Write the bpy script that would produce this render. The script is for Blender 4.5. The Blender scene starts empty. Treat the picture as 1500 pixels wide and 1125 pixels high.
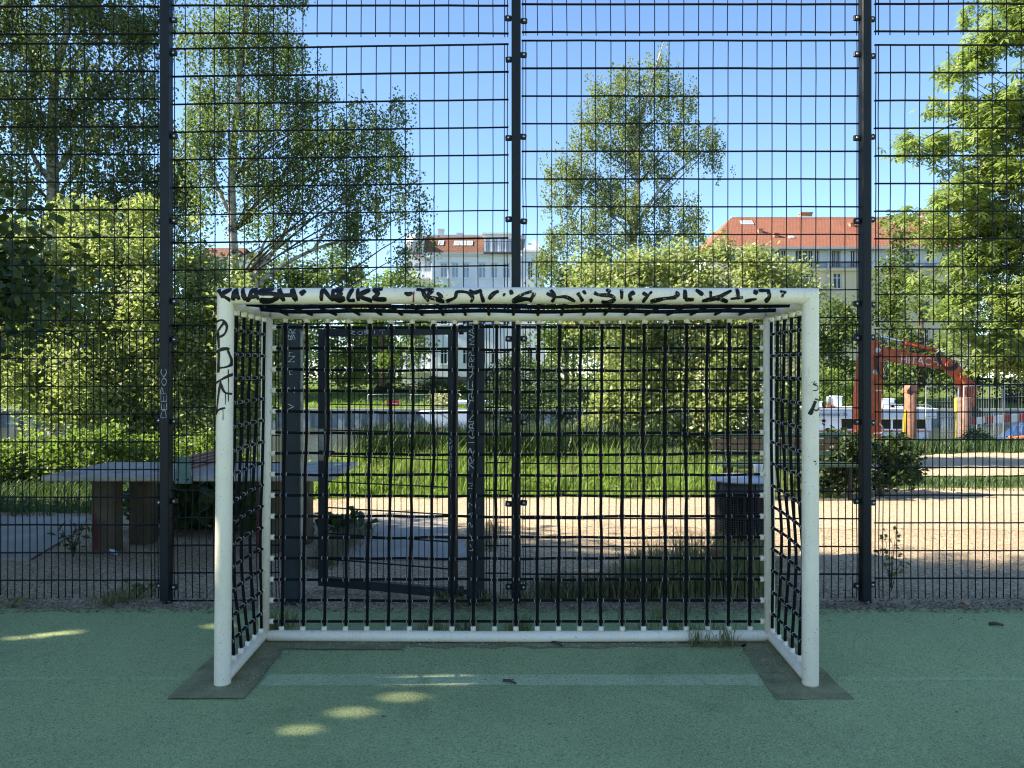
import bpy, math, random
import numpy as np
from mathutils import Vector, Matrix

random.seed(7)
rng = np.random.default_rng(11)
SC = bpy.context.scene
COL = SC.collection
EYE = 1.614
F = 1150.0
CX, HY = 752.0, 552.0


def at(px, py, Y):
    """world point seen at photo pixel (px, py) at distance Y"""
    return Vector(((px - CX) * Y / F, Y, EYE - (py - HY) * Y / F))


def gx(px, Y):
    return (px - CX) * Y / F


def gz(py, Y):
    return EYE - (py - HY) * Y / F


# ------------------------------------------------------------------ materials
MATS = {}


def nt_new(name):
    m = bpy.data.materials.new(name)
    m.use_nodes = True
    nt = m.node_tree
    nt.nodes.clear()
    out = nt.nodes.new('ShaderNodeOutputMaterial')
    MATS[name] = m
    return m, nt, out


def N(nt, kind, **kw):
    n = nt.nodes.new(kind)
    for k, v in kw.items():
        if k in n.inputs.keys():
            n.inputs[k].default_value = v
        else:
            setattr(n, k, v)
    return n


def ramp(nt, fac, stops):
    r = nt.nodes.new('ShaderNodeValToRGB')
    els = r.color_ramp.elements
    while len(els) > 1:
        els.remove(els[-1])
    els[0].position = stops[0][0]
    els[0].color = (*stops[0][1], 1)
    for p, c in stops[1:]:
        e = els.new(p)
        e.color = (*c, 1)
    nt.links.new(fac, r.inputs['Fac'])
    return r.outputs['Color']


def mixc(nt, fac, a, b):
    m = nt.nodes.new('ShaderNodeMix')
    m.data_type = 'RGBA'
    if isinstance(fac, (int, float)):
        m.inputs[0].default_value = fac
    else:
        nt.links.new(fac, m.inputs[0])
    for i, v in ((6, a), (7, b)):
        if isinstance(v, tuple):
            m.inputs[i].default_value = (*v, 1)
        else:
            nt.links.new(v, m.inputs[i])
    return m.outputs[2]


def noise(nt, scale, detail=4, rough=.55, vec=None, dist=0.0):
    n = nt.nodes.new('ShaderNodeTexNoise')
    n.inputs['Scale'].default_value = scale
    n.inputs['Detail'].default_value = detail
    n.inputs['Roughness'].default_value = rough
    n.inputs['Distortion'].default_value = dist
    if vec is not None:
        nt.links.new(vec, n.inputs['Vector'])
    return n.outputs['Fac']


def geo_pos(nt):
    return nt.nodes.new('ShaderNodeNewGeometry').outputs['Position']


def mapping(nt, vec, scale=(1, 1, 1), rot=(0, 0, 0)):
    m = nt.nodes.new('ShaderNodeMapping')
    m.inputs['Scale'].default_value = scale
    m.inputs['Rotation'].default_value = rot
    nt.links.new(vec, m.inputs['Vector'])
    return m.outputs['Vector']


def clampramp(nt, fac, a, b):
    m = nt.nodes.new('ShaderNodeMapRange')
    m.inputs['From Min'].default_value = a
    m.inputs['From Max'].default_value = b
    nt.links.new(fac, m.inputs['Value'])
    return m.outputs['Result']


def bump(nt, h, strength=.3, dist=.01):
    b = nt.nodes.new('ShaderNodeBump')
    b.inputs['Strength'].default_value = strength
    b.inputs['Distance'].default_value = dist
    nt.links.new(h, b.inputs['Height'])
    return b.outputs['Normal']


def pbsdf(nt, out, color, rough=.6, metal=0.0, spec=.4, normal=None):
    p = nt.nodes.new('ShaderNodeBsdfPrincipled')
    if isinstance(color, tuple):
        p.inputs['Base Color'].default_value = (*color, 1)
    else:
        nt.links.new(color, p.inputs['Base Color'])
    if isinstance(rough, (int, float)):
        p.inputs['Roughness'].default_value = rough
    else:
        nt.links.new(rough, p.inputs['Roughness'])
    p.inputs['Metallic'].default_value = metal
    p.inputs['Specular IOR Level'].default_value = spec
    if normal is not None:
        nt.links.new(normal, p.inputs['Normal'])
    if out is not None:
        nt.links.new(p.outputs[0], out.inputs['Surface'])
    return p


def mat(name, color, rough=.6, metal=0.0, var=.25, scale=6.0, bmp=0.0, spec=.4, fine=0.0):
    """plain surface with a little mottling and grain"""
    m, nt, out = nt_new(name)
    pos = geo_pos(nt)
    f = noise(nt, scale, 5, .6, pos)
    lo = tuple(c * (1 - var) for c in color)
    hi = tuple(min(1, c * (1 + var)) for c in color)
    c = ramp(nt, f, [(.3, lo), (.7, hi)])
    if fine:
        f2 = noise(nt, 90, 3, .6, pos)
        c = mixc(nt, clampramp(nt, f2, .62, .72), c, tuple(x * (1 - fine) for x in color))
    nrm = bump(nt, noise(nt, scale * 12, 3, .6, pos), bmp, .01) if bmp else None
    pbsdf(nt, out, c, rough, metal, spec, nrm)
    return m


def leafmat(name, c1, c2, trans=.35, tcol=None, rough=.5, spec=.3):
    m, nt, out = nt_new(name)
    a = nt.nodes.new('ShaderNodeAttribute')
    a.attribute_name = 'tint'
    c = mixc(nt, a.outputs['Fac'], c1, c2)
    p = pbsdf(nt, None, c, rough, 0, spec)
    t = nt.nodes.new('ShaderNodeBsdfTranslucent')
    tc = tcol or tuple(min(1, x * y) for x, y in zip(c2, (1.15, 1.4, .8)))
    c3 = mixc(nt, a.outputs['Fac'], tuple(x * .7 for x in tc), tc)
    nt.links.new(c3, t.inputs['Color'])
    mx = nt.nodes.new('ShaderNodeMixShader')
    mx.inputs[0].default_value = trans
    nt.links.new(p.outputs[0], mx.inputs[1])
    nt.links.new(t.outputs[0], mx.inputs[2])
    nt.links.new(mx.outputs[0], out.inputs['Surface'])
    return m


# ------------------------------------------------------------------ objects
def tag(o, label=None, cat=None, group=None, kind=None):
    if label:
        o['label'] = label
    if cat:
        o['category'] = cat
    if group:
        o['group'] = group
    if kind:
        o['kind'] = kind
    return o


def adopt(o, parent):
    o.parent = parent
    base = parent.matrix_world if parent.type != 'EMPTY' else Matrix.Translation(parent.location)
    o.matrix_parent_inverse = base.inverted() if parent.type == 'EMPTY' else Matrix.Identity(4)
    return o


def empty(name, loc, label, cat, group=None):
    e = bpy.data.objects.new(name, None)
    e.empty_display_size = .2
    e.location = loc
    COL.objects.link(e)
    return tag(e, label, cat, group)


def link(name, me, parent=None, loc=None):
    o = bpy.data.objects.new(name, me)
    COL.objects.link(o)
    if parent is not None:
        adopt(o, parent)
    if loc is not None:
        o.location = loc
    return o


class MB:
    def __init__(s):
        s.v, s.f, s.m, s.sm = [], [], [], []
        s.cur = 0
        s.smooth = False

    def face(s, ids):
        s.f.append(tuple(ids))
        s.m.append(s.cur)
        s.sm.append(s.smooth)

    def poly(s, pts):
        b = len(s.v)
        s.v += [tuple(p) for p in pts]
        s.face(range(b, b + len(pts)))

    def box(s, x0, x1, y0, y1, z0, z1, M=None):
        b = len(s.v)
        P = [(x, y, z) for z in (z0, z1) for y in (y0, y1) for x in (x0, x1)]
        if M is not None:
            P = [tuple(M @ Vector(p)) for p in P]
        s.v += P
        sm, s.smooth = s.smooth, False
        for q in ((0, 2, 3, 1), (4, 5, 7, 6), (0, 1, 5, 4), (2, 6, 7, 3), (0, 4, 6, 2), (1, 3, 7, 5)):
            s.face([b + i for i in q])
        s.smooth = sm

    def bbox(s, x0, x1, y0, y1, z0, z1, c=.004):
        """box with chamfered vertical and horizontal edges"""
        b = len(s.v)
        rings = [(c, z0), (0, z0 + c), (0, z1 - c), (c, z1)]
        for ins, z in rings:
            X0, X1, Y0, Y1 = x0 + ins, x1 - ins, y0 + ins, y1 - ins
            s.v += [(X0 + c, Y0, z), (X1 - c, Y0, z), (X1, Y0 + c, z), (X1, Y1 - c, z),
                    (X1 - c, Y1, z), (X0 + c, Y1, z), (X0, Y1 - c, z), (X0, Y0 + c, z)]
        for k in range(3):
            for i in range(8):
                j = (i + 1) % 8
                s.face([b + k * 8 + i, b + k * 8 + j, b + (k + 1) * 8 + j, b + (k + 1) * 8 + i])
        s.face([b + 7 - i for i in range(8)])
        s.face([b + 24 + i for i in range(8)])

    def tube(s, pts, r, n=8, cap=True):
        pts = [Vector(p) for p in pts]
        k = len(pts)
        rs = r if isinstance(r, (list, tuple)) else [r] * k
        b = len(s.v)
        up = None
        for i, p in enumerate(pts):
            d = (pts[min(i + 1, k - 1)] - pts[max(i - 1, 0)])
            if d.length < 1e-9:
                d = Vector((0, 0, 1))
            d.normalize()
            if up is None:
                up = Vector((0, 0, 1)) if abs(d.z) < .9 else Vector((1, 0, 0))
            a = d.cross(up)
            if a.length < 1e-6:
                a = d.orthogonal()
            a.normalize()
            up = a.cross(d).normalized()
            for j in range(n):
                t = 2 * math.pi * j / n
                s.v.append(tuple(p + (a * math.cos(t) + up * math.sin(t)) * rs[i]))
        for i in range(k - 1):
            for j in range(n):
                j2 = (j + 1) % n
                s.face([b + i * n + j, b + i * n + j2, b + (i + 1) * n + j2, b + (i + 1) * n + j])
        if cap:
            s.face([b + n - 1 - j for j in range(n)])
            s.face([b + (k - 1) * n + j for j in range(n)])

    def lathe(s, prof, c, n=16, axis='z'):
        b = len(s.v)
        for r, h in prof:
            for j in range(n):
                t = 2 * math.pi * j / n
                u, w = r * math.cos(t), r * math.sin(t)
                if axis == 'z':
                    p = (c[0] + u, c[1] + w, c[2] + h)
                elif axis == 'y':
                    p = (c[0] + u, c[1] + h, c[2] - w)
                else:
                    p = (c[0] + h, c[1] + u, c[2] + w)
                s.v.append(p)
        for i in range(len(prof) - 1):
            for j in range(n):
                j2 = (j + 1) % n
                s.face([b + i * n + j, b + i * n + j2, b + (i + 1) * n + j2, b + (i + 1) * n + j])
        s.face([b + n - 1 - j for j in range(n)])
        s.face([b + (len(prof) - 1) * n + j for j in range(n)])

    def mesh(s, name, mats):
        me = bpy.data.meshes.new(name)
        me.from_pydata(s.v, [], s.f)
        for m in (mats if isinstance(mats, (list, tuple)) else [mats]):
            me.materials.append(m)
        me.polygons.foreach_set('material_index', s.m)
        me.polygons.foreach_set('use_smooth', s.sm)
        me.update()
        return me

    def build(s, name, mats, parent=None, loc=None):
        return link(name, s.mesh(name, mats), parent, loc)


def np_mesh(name, V, nper, mats, tint=None, fmat=None):
    """V: (M*nper,3) independent polygons of nper corners"""
    V = np.ascontiguousarray(V, dtype=np.float32)
    nv = len(V)
    nf = nv // nper
    me = bpy.data.meshes.new(name)
    me.vertices.add(nv)
    me.vertices.foreach_set('co', V.ravel())
    me.loops.add(nv)
    me.loops.foreach_set('vertex_index', np.arange(nv, dtype=np.int32))
    me.polygons.add(nf)
    me.polygons.foreach_set('loop_start', np.arange(0, nv, nper, dtype=np.int32))
    me.polygons.foreach_set('loop_total', np.full(nf, nper, dtype=np.int32))
    for m in (mats if isinstance(mats, (list, tuple)) else [mats]):
        me.materials.append(m)
    if fmat is not None:
        me.polygons.foreach_set('material_index', np.asarray(fmat, dtype=np.int32))
    if tint is not None:
        a = me.attributes.new('tint', 'FLOAT', 'POINT')
        a.data.foreach_set('value', np.repeat(np.asarray(tint, dtype=np.float32), nper))
    me.update(calc_edges=True)
    return me


def unit(a):
    return a / (np.linalg.norm(a, axis=1, keepdims=True) + 1e-9)


def leaf_quads(C, L, W, droop=.4, fold=.15):
    """rhombic leaves centred on C"""
    n = len(C)
    u = rng.normal(size=(n, 3))
    u[:, 2] = u[:, 2] * .6 - droop
    u = unit(u)
    w = rng.normal(size=(n, 3))
    v = unit(np.cross(u, w))
    nn = np.cross(u, v)
    L = np.broadcast_to(L, (n,))[:, None] * rng.uniform(.7, 1.2, (n, 1))
    W = np.broadcast_to(W, (n,))[:, None] * rng.uniform(.75, 1.2, (n, 1))
    a = C - u * L * .5
    b = C + v * W * .5 - u * L * .08 + nn * L * fold * .5
    c = C + u * L * .5
    d = C - v * W * .5 - u * L * .08 + nn * L * fold * .5
    return np.stack([a, b, c, d], 1).reshape(-1, 3)


def palmate_quads(C, size, n_leaf=6):
    """horse chestnut leaves: drooping leaflets radiating from each centre"""
    out = []
    n = len(C)
    ax = rng.normal(size=(n, 3)) * .45
    ax[:, 2] += 1
    ax = unit(ax)
    ref = unit(np.cross(ax, rng.normal(size=(n, 3))))
    oth = np.cross(ax, ref)
    S = np.broadcast_to(size, (n,))[:, None] * rng.uniform(.75, 1.2, (n, 1))
    for k in range(n_leaf):
        t = (k - (n_leaf - 1) / 2) * 0.95
        ln = S * (1.0 - .12 * abs(k - (n_leaf - 1) / 2))
        d = ref * math.cos(t) + oth * math.sin(t)
        sd = -ref * math.sin(t) + oth * math.cos(t)
        dn = np.zeros((n, 3))
        dn[:, 2] = -1
        dr = rng.uniform(.2, .7, (n, 1))
        m = C + (d * .62 + dn * dr * .28) * ln
        e = C + (d * .95 + dn * dr * .75) * ln
        out.append(np.stack([C, m + sd * ln * .17, e, m - sd * ln * .17], 1).reshape(-1, 3))
    return np.concatenate(out), n_leaf


def in_ellipsoid(n, bias=.45):
    d = unit(rng.normal(size=(n, 3)))
    r = rng.uniform(0, 1, (n, 1)) ** bias
    return d * r

# ------------------------------------------------------------------ palette
def make_mats():
    M = MATS
    # cream-white painted steel, scuffed and dusty
    m, nt, out = nt_new('white_paint')
    pos = geo_pos(nt)
    f = noise(nt, 3, 5, .6, pos)
    c = ramp(nt, f, [(.3, (.80, .70, .52)), (.7, (.88, .79, .62))])
    sc = noise(nt, 26, 6, .75, mapping(nt, pos, (1, 1, .35)))
    c = mixc(nt, clampramp(nt, sc, .66, .72), c, (.20, .19, .16))
    gr = noise(nt, 7, 6, .7, mapping(nt, pos, (2.2, 2.2, .5)))
    c = mixc(nt, clampramp(nt, gr, .56, .95), c, (.42, .38, .27))
    scr = noise(nt, 34, 4, .7, mapping(nt, pos, (.35, .35, 2.6)))
    c = mixc(nt, clampramp(nt, scr, .70, .735), c, (.10, .095, .085))
    sp = noise(nt, 120, 2, .5, pos)
    c = mixc(nt, clampramp(nt, sp, .69, .73), c, (.12, .11, .09))
    pbsdf(nt, out, c, .42, 0, .45, bump(nt, f, .05, .01))
    # twisted polypropylene rope
    m, nt, out = nt_new('black_rope')
    w = nt.nodes.new('ShaderNodeTexWave')
    w.inputs['Scale'].default_value = 60
    w.inputs['Distortion'].default_value = 1.0
    w.bands_direction = 'DIAGONAL'
    nt.links.new(geo_pos(nt), w.inputs['Vector'])
    c = ramp(nt, w.outputs['Fac'], [(.1, (.002, .002, .002)), (.9, (.009, .009, .0095))])
    pbsdf(nt, out, c, .8, 0, .18, bump(nt, w.outputs['Fac'], .8, .004))
    mat('ferrule', (.32, .32, .31), .5, .4, .4)
    mat('bolt_steel', (.6, .6, .58), .35, .9, .15)
    mat('fence_paint', (.005, .0075, .010), .5, 0, .3, 5, .03, .3)
    mat('wire_paint', (.004, .006, .008), .6, 0, .3, 5, 0, .25)
    mat('clamp_black', (.012, .014, .016), .5)
    # weathered gate posts with pale scrapes
    m, nt, out = nt_new('gate_paint')
    pos = geo_pos(nt)
    f = noise(nt, 5, 6, .65, pos)
    c = ramp(nt, f, [(.35, (.006, .011, .015)), (.7, (.014, .024, .028))])
    sc = noise(nt, 14, 6, .8, mapping(nt, pos, (1, 1, .5)))
    c = mixc(nt, clampramp(nt, sc, .66, .72), c, (.13, .16, .16))
    pbsdf(nt, out, c, .55, 0, .3)
    mat('gate_edge', (.30, .29, .24), .6, 0, .45, 14)
    # marker graffiti, rubbed away in places
    for nm, col, a, b in (('marker_ink', (.004, .004, .006), .36, .42), ('fresh_ink', (.004, .004, .006), .2, .26),
                          ('chalk', (.5, .52, .5), .38, .5), ('red_ink', (.25, .02, .02), .3, .4)):
        m, nt, out = nt_new(nm)
        pos = geo_pos(nt)
        n1 = noise(nt, 60, 5, .75, pos)
        p = pbsdf(nt, None, col, .45, 0, .3)
        tr = nt.nodes.new('ShaderNodeBsdfTransparent')
        mx = nt.nodes.new('ShaderNodeMixShader')
        nt.links.new(clampramp(nt, n1, a, b), mx.inputs[0])
        nt.links.new(tr.outputs[0], mx.inputs[1])
        nt.links.new(p.outputs[0], mx.inputs[2])
        nt.links.new(mx.outputs[0], out.inputs['Surface'])
    # green rubber granulate court
    def court(name, base, dark, light):
        m, nt, out = nt_new(name)
        pos = geo_pos(nt)
        big = noise(nt, .55, 5, .6, pos)
        c = ramp(nt, big, [(.3, tuple(x * .74 for x in base)), (.5, base), (.72, tuple(x * 1.14 for x in base))])
        st = noise(nt, 2.3, 6, .7, mapping(nt, pos, (1, 1.6, 1)))
        c = mixc(nt, clampramp(nt, st, .54, .8), c, (.40, .40, .22))
        dk = noise(nt, 1.1, 7, .75, mapping(nt, pos, (1.3, .7, 1)), 1.2)
        c = mixc(nt, clampramp(nt, dk, .56, .70), c, tuple(x * .66 for x in base))
        vo = nt.nodes.new('ShaderNodeTexVoronoi')
        vo.inputs['Scale'].default_value = 210
        nt.links.new(pos, vo.inputs['Vector'])
        g = nt.nodes.new('ShaderNodeSeparateColor')
        nt.links.new(vo.outputs['Color'], g.inputs[0])
        c = mixc(nt, clampramp(nt, g.outputs[0], .72, .86), c, dark)
        c = mixc(nt, clampramp(nt, g.outputs[1], .84, .96), c, light)
        h = noise(nt, 240, 2, .6, pos)
        pbsdf(nt, out, c, .85, 0, .25, bump(nt, vo.outputs['Distance'], .9, .006))
        return m
    court('court_green', (.40, .48, .205), (.19, .245, .10), (.56, .62, .32))
    court('court_line', (.55, .63, .33), (.28, .35, .17), (.64, .70, .42))
    court('court_line_faint', (.45, .55, .26), (.21, .28, .12), (.57, .64, .36))
    # bare rubber patches round the goal feet
    m, nt, out = nt_new('bare_patch')
    pos = geo_pos(nt)
    f = noise(nt, 5, 6, .7, pos)
    c = ramp(nt, f, [(.28, (.16, .145, .07)), (.5, (.26, .25, .125)), (.72, (.37, .355, .185))])
    c = mixc(nt, clampramp(nt, noise(nt, 130, 2, .6, pos), .55, .68), c, (.09, .09, .055))
    c = mixc(nt, clampramp(nt, noise(nt, 70, 3, .7, pos), .66, .72), c, (.26, .25, .22))
    pbsdf(nt, out, c, .9, 0, .2, bump(nt, noise(nt, 160, 3, .6, pos), .7, .006))
    # grit
    def grit(name, a, b, speck, sp2):
        m, nt, out = nt_new(name)
        pos = geo_pos(nt)
        f = noise(nt, .8, 6, .65, pos)
        c = ramp(nt, f, [(.3, a), (.7, b)])
        f2 = noise(nt, 38, 4, .75, pos)
        c = mixc(nt, clampramp(nt, f2, .56, .66), c, speck)
        vo = nt.nodes.new('ShaderNodeTexVoronoi')
        vo.inputs['Scale'].default_value = 70
        nt.links.new(pos, vo.inputs['Vector'])
        g = nt.nodes.new('ShaderNodeSeparateColor')
        nt.links.new(vo.outputs['Color'], g.inputs[0])
        c = mixc(nt, clampramp(nt, g.outputs[0], .80, .92), c, sp2)
        c = mixc(nt, clampramp(nt, g.outputs[1], .82, .9), c, speck)
        pbsdf(nt, out, c, .95, 0, .1, bump(nt, f2, 1.0, .03))
        return m
    grit('gravel', (.44, .325, .20), (.56, .43, .275), (.21, .15, .09), (.70, .6, .44))
    grit('sandy', (.48, .37, .24), (.60, .475, .32), (.30, .23, .15), (.70, .6, .45))  # far path tone, also the lighter copy for sunlit gravel
    mat('concrete_slab', (.31, .285, .24), .85, 0, .16, 2.5, .25, .2, .25)
    mat('soil', (.075, .062, .042), .95, 0, .4, 2, .6, .1)
    mat('turf', (.075, .10, .026), .95, 0, .4, 1.5, .6, .1)
    mat('far_turf', (.11, .15, .035), .95, 0, .35, .5, .4, .1)
    # canal water
    m, nt, out = nt_new('canal_water')
    pos = geo_pos(nt)
    h = noise(nt, 1.6, 4, .6, mapping(nt, pos, (1, 2.2, 1)))
    pbsdf(nt, out, (.055, .058, .030), .16, 0, .5, bump(nt, h, .22, .12))
    # birch bark
    m, nt, out = nt_new('birch_bark')
    pos = geo_pos(nt)
    f = noise(nt, 3.5, 6, .75, mapping(nt, pos, (1, 1, 2.8)))
    c = ramp(nt, f, [(.35, (.45, .42, .37)), (.52, (.34, .31, .27)), (.60, (.05, .045, .04)), (.8, (.03, .028, .024))])
    pbsdf(nt, out, c, .8, 0, .2, bump(nt, f, .5, .03))
    mat('brown_bark', (.075, .058, .042), .9, 0, .4, 9, .6, .1)
    mat('twig', (.065, .05, .035), .9, 0, .3, 9)
    # foliage
    leafmat('birch_leaf', (.075, .115, .035), (.165, .21, .07), .42)
    leafmat('dark_birch_leaf', (.062, .092, .034), (.155, .19, .07), .40)
    leafmat('pale_birch_leaf', (.13, .165, .065), (.25, .285, .12), .45)
    leafmat('bush_leaf', (.12, .18, .04), (.25, .31, .085), .45)
    leafmat('flower_leaf', (.165, .205, .065), (.38, .40, .17), .45)
    leafmat('chestnut_leaf', (.15, .21, .06), (.32, .37, .13), .45)
    leafmat('blossom', (.40, .38, .24), (.55, .52, .36), .3)
    leafmat('dark_leaf', (.026, .046, .013), (.06, .09, .025), .24)
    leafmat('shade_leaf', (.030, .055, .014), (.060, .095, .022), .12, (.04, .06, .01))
    leafmat('mid_leaf', (.075, .115, .028), (.15, .195, .05), .38)
    leafmat('nettle_leaf', (.11, .16, .032), (.22, .28, .065), .44)
    leafmat('burdock_leaf', (.03, .055, .018), (.07, .11, .03), .2)
    leafmat('grass_blade', (.11, .18, .035), (.25, .33, .08), .44)
    leafmat('dark_grass', (.035, .07, .022), (.08, .125, .035), .28)
    leafmat('shade_toned_leaf', (.022, .046, .016), (.05, .085, .028), .2)  # dark green with shade put into the colour, for reeds and one bush
    leafmat('dry_grass', (.10, .095, .045), (.22, .20, .11), .3)
    leafmat('weed_grass', (.12, .125, .05), (.26, .25, .12), .35)
    leafmat('litter', (.10, .08, .05), (.42, .36, .26), .1)
    leafmat('crumbs', (.018, .022, .018), (.055, .055, .045), .0)
    leafmat('white_bits', (.30, .30, .27), (.55, .55, .5), .0)
    # things
    mat('tabletop_stone', (.38, .345, .285), .8, 0, .3, 5, .15, .2, .35)
    mat('leg_stone', (.10, .082, .05), .85, 0, .3, 4, .3, .2)
    mat('red_spray', (.12, .012, .012), .6, 0, .3, 8)
    mat('net_plate', (.28, .17, .15), .55, .2, .25, 8)
    mat('green_steel', (.10, .17, .15), .5, .2, .3, 8)
    mat('hole_black', (.01, .01, .01), .8)
    mat('bin_mesh', (.032, .034, .036), .5, .1, .25, 8)
    mat('bin_inner', (.004, .004, .005), .95, spec=.1)
    mat('bin_lid', (.42, .45, .50), .5, 0, .15, 6)
    mat('bench_green', (.030, .055, .036), .5, 0, .35, 9, .1)
    mat('bench_brown', (.045, .03, .02), .6, 0, .3, 9)
    mat('paper_white', (.75, .75, .73), .7, 0, .08)
    mat('brick_orange', (.42, .12, .05), .85, 0, .25, 12)
    mat('dead_leaf', (.36, .20, .11), .7, 0, .3, 20)
    mat('tissue', (.55, .66, .72), .8, 0, .2, 20)
    mat('boat_white', (.72, .76, .80), .4, 0, .06, 2)
    mat('boat_stripe', (.38, .10, .06), .5)
    mat('boat_grey', (.22, .25, .27), .5)
    mat('dark_glass', (.012, .015, .018), .08, 0, .2, 2, 0, .6)
    mat('brown_crate', (.22, .09, .05), .7)
    mat('letter_grey', (.10, .11, .13), .6)
    mat('digger_orange', (.46, .098, .028), .55, 0, .4, 4, .1, .3, .45)
    mat('digger_dark', (.03, .026, .024), .6)
    mat('hose_grey', (.34, .33, .30), .5)
    mat('letter_pale', (.62, .58, .52), .6)
    mat('chrome', (.7, .7, .7), .2, 1, .05)
    mat('rust', (.24, .125, .08), .85, 0, .35, 8, .35, .2, .45)
    mat('yellow_paint', (.62, .43, .02), .5, 0, .15, 6)
    mat('barrier_red', (.42, .015, .02), .5, 0, .12)
    mat('barrier_white', (.70, .68, .64), .5, 0, .1)
    mat('galvanised', (.38, .40, .41), .4, .6, .15, 6)
    mat('blue_tarp', (.02, .05, .13), .5, 0, .35, 5, .3)
    mat('orange_tube', (.55, .14, .04), .6)
    mat('sign_red', (.33, .03, .03), .5, 0, .1)
    mat('grey_pole', (.30, .31, .31), .5, .3)
    # sheet piling
    mat('sheet_pile', (.26, .30, .30), .6, .1, .3, 3, .1)
    mat('pile_cap', (.28, .30, .29), .7, 0, .2, 3)
    # buildings
    mat('white_plaster', (.70, .72, .75), .85, 0, .05, .6, .05, .2)
    mat('white_trim', (.72, .73, .74), .7, 0, .05)
    mat('cream_plaster', (.66, .56, .36), .85, 0, .07, .6, .05, .2)
    mat('pale_blue_plaster', (.60, .64, .66), .85, 0, .06, .6)
    mat('zinc', (.42, .44, .45), .5, .2, .12, 2)
    mat('window_glass', (.016, .020, .024), .12, 0, .5, .7, 0, .4)
    mat('bright_glass', (.30, .36, .42), .15, 0, .3, .9, 0, .6)
    mat('frame_white', (.74, .74, .73), .6, 0, .04)
    mat('rail_dark', (.10, .10, .11), .6)
    mat('chimney_brick', (.33, .17, .11), .9, 0, .2, 4)
    mat('base_dark', (.07, .065, .06), .9, 0, .3, 1)

    def tiles(name, c1, c2, sx, sz):
        m, nt, out = nt_new(name)
        sx_ = nt.nodes.new('ShaderNodeSeparateXYZ')
        nt.links.new(geo_pos(nt), sx_.inputs[0])
        mz = nt.nodes.new('ShaderNodeMath')
        mz.operation = 'MULTIPLY'
        mz.inputs[1].default_value = 1.4
        nt.links.new(sx_.outputs['Z'], mz.inputs[0])
        cb = nt.nodes.new('ShaderNodeCombineXYZ')
        nt.links.new(sx_.outputs['X'], cb.inputs['X'])
        nt.links.new(mz.outputs[0], cb.inputs['Y'])
        b = nt.nodes.new('ShaderNodeTexBrick')
        b.offset = .5
        b.inputs['Color1'].default_value = (*c1, 1)
        b.inputs['Color2'].default_value = (*c2, 1)
        b.inputs['Mortar'].default_value = (*tuple(x * .35 for x in c1), 1)
        b.inputs['Scale'].default_value = 1
        b.inputs['Mortar Size'].default_value = .035
        b.inputs['Brick Width'].default_value = sx
        b.inputs['Row Height'].default_value = sz
        nt.links.new(cb.outputs[0], b.inputs['Vector'])
        c = mixc(nt, noise(nt, .6, 4, .6, geo_pos(nt)), b.outputs['Color'], c2)
        pbsdf(nt, out, c, .8, 0, .25, bump(nt, b.outputs['Fac'], .5, .05))
    tiles('red_tiles', (.21, .080, .048), (.28, .115, .07), .3, .35)
    tiles('brown_tiles', (.12, .055, .035), (.20, .10, .065), .3, .35)


make_mats()
M = MATS

# ------------------------------------------------------------------ camera, sun, sky
SUN_EL, SUN_BACK = math.radians(33), math.radians(3)
S = Vector((-math.cos(SUN_EL) * math.cos(SUN_BACK), -math.cos(SUN_EL) * math.sin(SUN_BACK), math.sin(SUN_EL)))
cam = bpy.data.cameras.new('camera')
cam.sensor_width = 36
cam.lens = F / 1500 * 36
cam.shift_x = -(CX - 750) / 1500
cam.shift_y = -(562.5 - HY) / 1500
cam.clip_start, cam.clip_end = .05, 3000
co = bpy.data.objects.new('camera', cam)
co.location = (0, 0, EYE)
co.rotation_euler = (math.pi / 2, 0, 0)
COL.objects.link(co)
SC.camera = co

sun = bpy.data.lights.new('sun', 'SUN')
sun.energy = 5.0
sun.angle = math.radians(.53)
sun.color = (1, .90, .74)
so = bpy.data.objects.new('sun', sun)
so.rotation_euler = S.to_track_quat('Z', 'Y').to_euler()
so.location = S * 60
COL.objects.link(so)

w = bpy.data.worlds.new('World')
SC.world = w
w.use_nodes = True
nt = w.node_tree
bg = nt.nodes['Background']
sky = nt.nodes.new('ShaderNodeTexSky')
sky.sky_type = 'NISHITA'
sky.sun_disc = False
sky.sun_elevation = SUN_EL
# Blender's sky: rotation 0 puts the sun on +Y and turns clockwise seen from above
sky.sun_rotation = math.atan2(S.x, S.y)
sky.air_density = .85
sky.dust_density = .05
sky.ozone_density = 4.0
nt.links.new(sky.outputs[0], bg.inputs[0])
bg.inputs[1].default_value = .100
SC.view_settings.view_transform = 'Standard'
SC.view_settings.look = 'None'
SC.view_settings.exposure = 1.72
SC.view_settings.gamma = 1
SC.cycles.use_denoising = True
SC.cycles.filter_width = 1.15
SC.cycles.max_bounces = 8
SC.cycles.diffuse_bounces = 4
SC.cycles.transparent_max_bounces = 24
SC.cycles.sample_clamp_indirect = 6


# ------------------------------------------------------------------ ground
def smooth(a, b, x):
    t = np.clip((x - a) / (b - a), 0, 1)
    return t * t * (3 - 2 * t)


def terrain_z(x, y):
    crest = 14.3 + 3.2 * smooth(1.5, 5.5, x)
    bank = -2.5 * smooth(0, 5.5, y - crest)
    far = np.where(y > 55.0, 1.75 + 1.5 * smooth(56, 68, y) + .15 * smooth(68, 120, y), 0)
    z = bank + far
    return z - .02


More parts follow.
